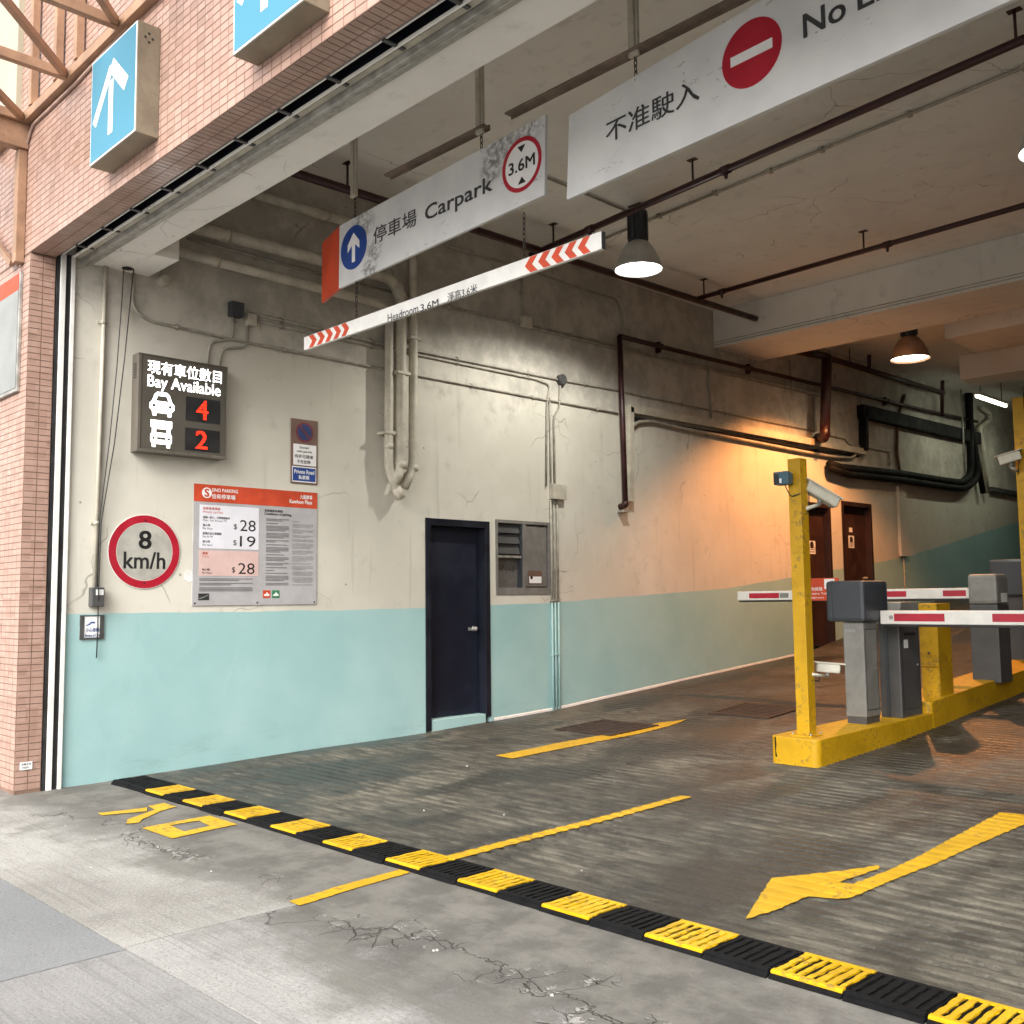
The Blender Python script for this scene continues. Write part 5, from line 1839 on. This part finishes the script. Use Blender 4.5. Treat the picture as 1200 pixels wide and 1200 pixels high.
def obox(name, A, B, w, h, mat, parent, bevel=.006, up=(0, 0, 1)):
    A, B = Vector(A), Vector(B)
    d = (B - A).normalized()
    s = d.cross(Vector(up)).normalized()
    u = s.cross(d).normalized()
    V = [A + s * (w / 2 * a) + u * (h / 2 * b) for a, b in ((-1, -1), (1, -1), (1, 1), (-1, 1))]
    V += [B + s * (w / 2 * a) + u * (h / 2 * b) for a, b in ((-1, -1), (1, -1), (1, 1), (-1, 1))]
    return mesh(name, V, [(0, 3, 2, 1), (4, 5, 6, 7), (0, 1, 5, 4), (1, 2, 6, 5), (2, 3, 7, 6), (3, 0, 4, 7)], mat, parent, bevel=bevel)


po = thing('camera_post', 'tall yellow square post on the front end of the island', 'post', (-4.475, 7.85, .32))
box('post', (-4.535, -4.415), (7.79, 7.91), (.33, 2.70), MT['yellow'], po, .006)
box('base_plate', (-4.575, -4.375), (7.75, 7.95), (.318, .336), MT['yellow'], po, .004)
for sx in (-4.56, -4.39):
    for sy in (7.768, 7.932):
        tube('bolt', [(sx, sy, .334), (sx, sy, .352)], .009, MT['galv'], po, 6)
de = thing('detector', 'small teal hooded detector on the left side of the yellow post', 'detector', tuple(ony(918, 570, 7.75)))
da, db_ = ony(910.5, 571, 7.74), ony(927.5, 552, 7.74)
V = []
for yy_, k in ((7.68, .0), (7.785, .012)):
    V += [(da.x + k, yy_, da.z + .012), (db_.x - k, yy_, da.z + .012), (db_.x - k, yy_, db_.z - k), (da.x + k, yy_, db_.z - k)]
mesh('case', V, [(0, 3, 2, 1), (4, 5, 6, 7), (0, 1, 5, 4), (1, 2, 6, 5), (2, 3, 7, 6), (3, 0, 4, 7)], MT['teal_plastic'], de, bevel=.01)
box('sensor_window', (da.x + .012, da.x + .055), (7.674, 7.679), (da.z + .02, db_.z - .02), MT['black'], de, .002)
box('lens', (da.x + .065, da.x + .085), (7.672, 7.679), (da.z + .025, da.z + .065), MT['print_white'], de, .002)
tube('bracket', [(db_.x - .03, 7.76, da.z + .05), (-4.53, 7.80, da.z + .05)], .015, MT['grey_dark'], de, 8)
tube('lead', [(da.x + .08, 7.74, da.z + .01), (da.x + .1, 7.74, da.z - .04), (-4.5, 7.775, da.z - .09), (-4.42, 7.78, da.z - .07)], .005, MT['black'], de, 6, .02)


def bullet_camera(label, A, B, post_pt, name='security_camera', s=1.0):
    A, B = Vector(A), Vector(B)
    t = thing(name, label, 'camera', tuple(A))
    d = (B - A).normalized()
    obox('housing', A, B, .10 * s, .095 * s, MT['cam_white'], t, .014)
    u = Vector((0, 0, 1))
    obox('sun_shield', A - d * .015 + u * .056 * s, B + d * .045 + u * .056 * s, .118 * s, .012, MT['cam_white'], t, .004)
    obox('window', B + d * .001, B + d * .006, .075 * s, .07 * s, MT['black'], t, .002)
    m_ = A.lerp(B, .45) - u * .05 * s
    tube('swivel', [m_ + u * .01, m_ - u * .05 * s], .022 * s, MT['grey_light'], t, 10)
    tube('bracket_arm', [m_ - u * .045 * s, Vector(post_pt)], .017 * s, MT['cam_white'], t, 8)
    tube('lead', [A.lerp(B, .1) - u * .04, A.lerp(B, .1) - u * .12, Vector(post_pt) - u * .05], .006, MT['black'], t, 6, .05)
    return t


bullet_camera('white bullet camera tilted down on the right of the yellow post', ony(944, 569, 7.93), ony(980, 590, 8.16), (-4.416, 7.87, ony(948, 596, 7.87).z))
bullet_camera('low white camera on a bracket between the post and the barrier', ony(957, 782, 8.1), ony(984, 784, 8.22), (-4.416, 7.87, ony(950, 790, 7.87).z), s=.8)

MT['seam'] = MT['black']
ba = thing('barrier', 'nearer parking barrier with charcoal head and arm across the exit lane', 'barrier', (-4.48, 8.9, .335))
box('pedestal', (-4.585, -4.385), (8.765, 9.04), (.40, 1.262), MT['grey_light'], ba, .008)
box('plinth', (-4.578, -4.392), (8.772, 9.034), (.325, .399), MT['grey_mid'], ba, .004)
hd = box('head', (-4.715, -4.335), (8.70, 9.19), (1.266, 1.645), MT['grey_dark'], ba, .035)
box('head_seam', (-4.65, -4.645), (8.6985, 8.7005), (1.30, 1.61), MT['black'], hd, 0)
text('PARK', Frame((0, 8.7645, 0), (1, 0, 0), (0, 0, 1), (0, -1, 0)), (-4.565, 1.17, -4.46, 1.20), .001, MT['print_faint'], ba, .02)


def panel_detail(parent, x, y0, y1, z0, z1, slot=True):
    """access door seams, lock and slot on the lane side (facing +x) of a machine"""
    fr_ = Frame((x, 0, 0), (0, 1, 0), (0, 0, 1), (1, 0, 0))
    e_ = .006
    for q in ((y0, z0, y1, z0 + e_), (y0, z1 - e_, y1, z1), (y0, z0 + e_, y0 + e_, z1 - e_), (y1 - e_, z0 + e_, y1, z1 - e_)):
        plate('door_seam', fr_, q, .0003, .0012, MT['black'], parent)
    disc('lock', fr_, y1 - .04, (z0 + z1) / 2, .012, .0003, .006, MT['galv'], parent, 12)
    if slot:
        plate('slot', fr_, (y0 + .06, z1 - .12, y1 - .07, z1 - .095), .0003, .004, MT['black'], parent)
        plate('sticker', fr_, (y0 + .05, z1 - .24, y0 + .14, z1 - .16), .0003, .0015, MT['print_white'], parent)


def barrier_arm(parent, xa, xb, y, z0, z1, reds, name='arm'):
    ar = box(name, (xa, xb), (y - .022, y + .022), (z0, z1), MT['arm_white'], parent, .008)
    box('rubber_edge', (xa + .02, xb - .01), (y - .015, y + .015), (z0 - .022, z0 - .0005), MT['black'], ar, .003)
    hz = (z1 - z0)
    for a_, b_ in reds:
        box('red_band', (a_, b_), (y - .0238, y - .0222), (z0 + hz * .22, z1 - hz * .22), MT['arm_red'], ar, 0)
        box('red_band', (a_, b_), (y + .0222, y + .0238), (z0 + hz * .22, z1 - hz * .22), MT['arm_red'], ar, 0)
    return ar


ya2 = 9.02
xx_ = lambda p_: ony(p_, 722, ya2).x
za, zb2 = ony(1060, 731.5, ya2).z, ony(1060, 715.5, ya2).z
p_r = xx_(1164) - xx_(1049)
reds = [(xx_(1049) + k * p_r, xx_(1108) + k * p_r) for k in range(4)]
ar = barrier_arm(ba, -4.332, reds[-1][1] + .25, ya2, za, zb2, reds)
disc('arm_bolt', Frame((0, ya2 - .0225, 0), (1, 0, 0), (0, 0, 1), (0, -1, 0)), xx_(1045.5), (za + zb2) / 2, .02, .0, .006, MT['galv'], ar, 14)

tm = thing('ticket_machine', 'dark charcoal ticket pillar directly behind the nearer barrier', 'ticket machine', (-4.42, 9.5, .345))
box('body', (-4.535, -4.325), (9.36, 9.80), (.338, 1.30), MT['grey_mid'], tm, .012)
box('side_fin', (-4.47, -4.44), (9.345, 9.359), (.36, 1.28), MT['grey_dark'], tm, .003)
v, f = box_data(-4.54, -4.32, 9.36, 9.80, 1.303, 1.44)
v = [(q[0] * 1.0 + (0.05 if q[2] > 1.4 and q[0] < -4.5 else 0), q[1] + (.06 if q[2] > 1.4 and q[1] < 9.5 else 0), q[2]) for q in v]
mesh('cap', v, f, MT['grey_light'], tm, bevel=.01)

panel_detail(tm, -4.325, 9.40, 9.77, .42, 1.24)
panel_detail(ba, -4.385, 8.79, 9.02, .46, 1.20, False)
yc_ = thing('control_cabinet', 'yellow metal cabinet on the raised part of the island', 'cabinet', (-4.4, 10.3, .5))
box('door_panel', (-4.49, -4.31), (10.18, 10.5), (.78, 1.42), MT['yellow'], yc_, .005)
box('lower_panel', (-4.486, -4.314), (10.184, 10.496), (.47, .776), MT['yellow'], yc_, .005)
box('edge_strip', (-4.309, -4.302), (10.178, 10.502), (.48, 1.42), MT['yellow'], yc_, .002)
tube('lock', [(-4.40, 10.181, .92), (-4.40, 10.170, .92)], .012, MT['grey_dark'], yc_, 8)

yb2 = 11.5
b2 = thing('barrier', 'farther parking barrier with pale chamfered head and arm over the entry lane', 'barrier', (-4.4, 11.6, .55))
pL, pR = ony(1138, 760, yb2).x, ony(1171.5, 760, yb2).x
zt_ = ony(1140, 673, yb2).z
box('pedestal', (pL, pR), (yb2, yb2 + .34), (.54, 1.395), MT['grey_mid'], b2, .012)
v, f = box_data(pL - .006, pR + .006, yb2 - .006, yb2 + .346, 1.397, zt_)
hd2 = mesh('head', v, f, MT['grey_light'], b2, bevel=.04)
box('side_label', (pR + .0065, pR + .009), (yb2 + .1, yb2 + .27), (1.42, 1.52), MT['print_white'], hd2, 0)
x1_ = lambda p_: ony(p_, 697, yb2 + .1).x
zA, zB = ony(1000, 702.5, yb2 + .1).z, ony(1000, 691, yb2 + .1).z
reds = [(x1_(879), x1_(914)), (x1_(955), x1_(990)), (x1_(1030), x1_(1063)), (x1_(1106), x1_(1133))]
ar1 = barrier_arm(b2, x1_(865), pL - .004, yb2 + .1, zA, zB, reds)
box('tip_reflector', (x1_(915), x1_(925)), (yb2 + .0755, yb2 + .0775), (zA + .03, zB - .03), MT['grey_light'], ar1, 0)
an = thing('arm_notice', 'red notice plate with white print hung on the far barrier arm', 'sign', (x1_(964), yb2 + .07, zA))
AN = Frame((0, yb2 + .068, 0), (1, 0, 0), (0, 0, 1), (0, -1, 0))
r = AN.rect(944, 704, 983, 677)
plate('plate', AN, r, 0.0, .006, MT['orange'], an, .002)
plate('icon_field', AN, (r[2] - (r[2] - r[0]) * .42, r[1] + (r[3] - r[1]) * .52, r[2] - (r[2] - r[0]) * .12, r[3] - .012), .0062, .0075, MT['print_white'], an)
ic = (r[2] - (r[2] - r[0]) * .40, r[1] + (r[3] - r[1]) * .55, r[2] - (r[2] - r[0]) * .14, r[3] - .02)
poly('icon', AN, icon_pts(ic, [(.1, .2), (.4, .3), (.8, .9), (.95, .8), (.6, .2)]), .0077, .0085, MT['print_black'], an)
w_, h_ = r[2] - r[0], r[3] - r[1]
text('請勿尾隨', AN, (r[0] + w_ * .08, r[1] + h_ * .44, r[0] + w_ * .52, r[1] + h_ * .60), .0068, MT['print_white'], an, .01)
text('Beware Tailgating', AN, (r[0] + w_ * .08, r[1] + h_ * .25, r[0] + w_ * .92, r[1] + h_ * .36), .0068, MT['print_white'], an, .01)
text('Equipment', AN, (r[0] + w_ * .08, r[1] + h_ * .08, r[0] + w_ * .55, r[1] + h_ * .18), .0068, MT['print_white'], an, .01)

yb3 = 13.3
b3 = thing('barrier', 'blue grey barrier head partly cut off at the right edge', 'barrier', (-4.4, yb3, .65))
xl, xr = ony(1160, 690, yb3).x, ony(1160, 690, yb3).x + .62
box('head', (xl, xr), (yb3, yb3 + .5), (ony(1165, 699, yb3).z, ony(1165, 656, yb3).z), MT['grey_dark'], b3, .03)
box('pedestal', (xl + .13, xl + .40), (yb3 + .06, yb3 + .36), (.66, ony(1165, 699, yb3).z + .002), MT['grey_mid'], b3, .01)
p2 = thing('camera_post', 'second yellow camera post at the right edge of the picture', 'post', (-4.4, 13.0, .65))
px_ = ony(1193, 600, 12.9).x
box('post', (px_, px_ + .13), (12.9, 13.03), (.66, ony(1190, 466, 12.9).z), MT['yellow'], p2, .006)
bullet_camera('white bullet camera on the second yellow post pointing left', ony(1196, 533, 12.84), ony(1170, 541, 12.75), (px_ + .02, 12.902, ony(1190, 552, 12.9).z), s=1.15)

# ------------------------------------------------------------------ canopy, light boxes and shop sign on the facade
SB = MT['steel_brown']
ZCAN = 5.60
cf = thing('canopy_frame', 'brown steel canopy frame with diagonal braces above the pillar', 'canopy', (-8.0, YF, ZCAN))
box('wall_rail', (-10.6, -5.2), (YF - .062, YF - .002), (ZCAN - .035, ZCAN + .045), SB, cf, .004)
box('outer_rail', (-10.6, -5.2), (1.80, 1.87), (ZCAN - .035, ZCAN + .045), SB, cf, .004)
for k in range(-1, 4):
    xx = -8.69 + .955 * k
    box('cross_member', (xx - .03, xx + .03), (1.872, YF - .064), (ZCAN - .034, ZCAN + .04), SB, cf, .004)
    obox('diagonal_brace', (xx + .03, YF - .09, ZCAN), (xx + .925, 1.90, ZCAN), .05, .055, SB, cf, .003)
for pxx, pyy in ((40, 60), (69, 25), (92, 45)):
    q = ony(pxx, pyy, YF - .05)
    box('upright', (q.x - .03, q.x + .03), (YF - .075, YF - .015), (ZCAN + .046, 7.6), SB, cf, .004)
q = ony(17, 150, 2.7)
box('deep_member', (-8.80, -8.70), (1.875, YF - .004), (ZCAN - .25, ZCAN - .037), SB, cf, .005)
q = ony(24, 235, YF - .04)
box('bracket_post', (q.x - .06, q.x + .03), (YF - .075, YF - .004), (4.37, ZCAN - .255), SB, cf, .004)
obox('bracket_brace', ony(14, 309, YF - .05), ony(-30, 250, YF - .05), .04, .05, SB, cf, .003)
fcn = thing('facade_conduit', 'thin pinkish pipe following the canopy rail down the tiled pillar', 'conduit', tuple(ony(18, 312, 2.8)))
tube('run', [ony(a, b, YF - .014) for a, b in ((150, 31), (88, 99), (38, 147), (26, 190), (20, 312))], .013, plain('pink_painted_pipe', (0.42, 0.29, 0.24), .5), fcn, 8, .08)

for k, (xa, xb, za_, zb_, lb) in enumerate(((-6.965, -6.212, 4.578, 5.345, 'blue arrow light box on the tiled fascia, nearer the pillar'), (-4.937, -4.212, 4.563, 5.33, 'blue arrow light box cut off by the top edge'))):
    t = thing('arrow_light_box', lb, 'light box', ((xa + xb) / 2, YF, za_), 'blue light boxes on the fascia')
    box('case', (xa, xb), (2.668, YF - .001), (za_, zb_), MT['box_side'], t, .005)
    LB = Frame((0, 2.668, 0), (1, 0, 0), (0, 0, 1), (0, -1, 0))
    fm = plate('white_edge', LB, (xa + .006, za_ + .006, xb - .006, zb_ - .006), .0, .003, MT['print_white'], t)
    plate('blue_face', LB, (xa + .018, za_ + .018, xb - .018, zb_ - .018), .0032, .0055, MT['glow_blue'], fm)
    W_, H_ = xb - xa, zb_ - za_
    for (a, b, c, d, w) in ((.47, .16, .47, .66, .075), (.10, .36, .47, .78, .075), (.47, .80, .80, .50, .10)):
        A_, B_ = Vector((xa + a * W_, 0, za_ + b * H_)), Vector((xa + c * W_, 0, za_ + d * H_))
        dd = (B_ - A_).normalized()
        s_ = Vector((dd.z, 0, -dd.x)) * (w / 2)
        dpt = .0058 + .0008 * (a + b)
        V = [(p.x, 2.668 - dpt, p.z) for p in (A_ - s_, B_ - s_, B_ + s_, A_ + s_)] + [(p.x, 2.668 - dpt - .0006, p.z) for p in (A_ - s_, B_ - s_, B_ + s_, A_ + s_)]
        mesh('tape_strip', V, [(0, 3, 2, 1), (4, 5, 6, 7), (0, 1, 5, 4), (1, 2, 6, 5), (2, 3, 7, 6), (3, 0, 4, 7)], MT['tape'], fm)
    SD = Frame((xb, 0, 0), (0, 1, 0), (0, 0, 1), (1, 0, 0))
    for (du, dv) in ((-.025, 0), (.025, 0), (0, .03), (0, -.03)):
        disc('vent_hole', SD, 2.745 + du, zb_ - .10 + dv, .0095, .0005, .0012, MT['black'], t, 10)

sg = thing('shop_sign', 'white shop sign box with red top band at the left edge', 'sign', (-9.5, 2.7, 3.3))
y_s = 2.795
SG = Frame((0, y_s, 0), (1, 0, 0), (0, 0, 1), (0, -1, 0))
ra_, rb_ = SG.px(19, 458), SG.px(19, 321)
sx0 = ra_[0] - 1.3
box('case', (sx0, ra_[0]), (y_s, YF - .001), (ra_[1], rb_[1]), MT['galv'], sg, .005)
zr = SG.px(18, 342)[1]
plate('red_band', SG, (sx0 + .02, zr, ra_[0] - .02, rb_[1] - .012), .0005, .004, MT['orange'], sg)
plate('white_face', SG, (sx0 + .02, ra_[1] + .03, ra_[0] - .02, zr - .002), .0005, .004, plain('greyed_sign_white', (0.25, 0.26, 0.25), 0.55, var=.12, dirt=.2), sg)

# ------------------------------------------------------------------ loose chips of paint and mortar on the ground
rnd = random.Random(5)
parts = []
for k in range(28):
    x = rnd.uniform(-7.5, -1.0)
    y = rnd.choice([rnd.gauss(2.9, .35), rnd.uniform(2.0, 6.5)])
    if 3.48 < y < 3.9 or y < 2:
        continue
    s = rnd.uniform(.003, .011) * (1.6 if rnd.random() < .1 else 1)
    z = surf(x, y)
    a0 = rnd.uniform(0, 6)
    n_ = 5
    P = [(x + s * rnd.uniform(.6, 1.2) * math.cos(a0 + 2 * math.pi * i / n_), y + s * rnd.uniform(.5, 1) * math.sin(a0 + 2 * math.pi * i / n_)) for i in range(n_)]
    V = [(p[0], p[1], z - .001) for p in P] + [(x + (p[0] - x) * .7, y + (p[1] - y) * .7, z + s * rnd.uniform(.4, .8)) for p in P]
    F = [tuple(range(n_, 2 * n_))] + [(i, (i + 1) % n_, (i + 1) % n_ + n_, i + n_) for i in range(n_)]
    parts.append((V, F))
db = multi('debris', parts, plain('mortar_chips', (0.42, 0.40, 0.37), .8))
tag(db, 'scattered pale chips of mortar and paint on the concrete', 'debris', kind='stuff')
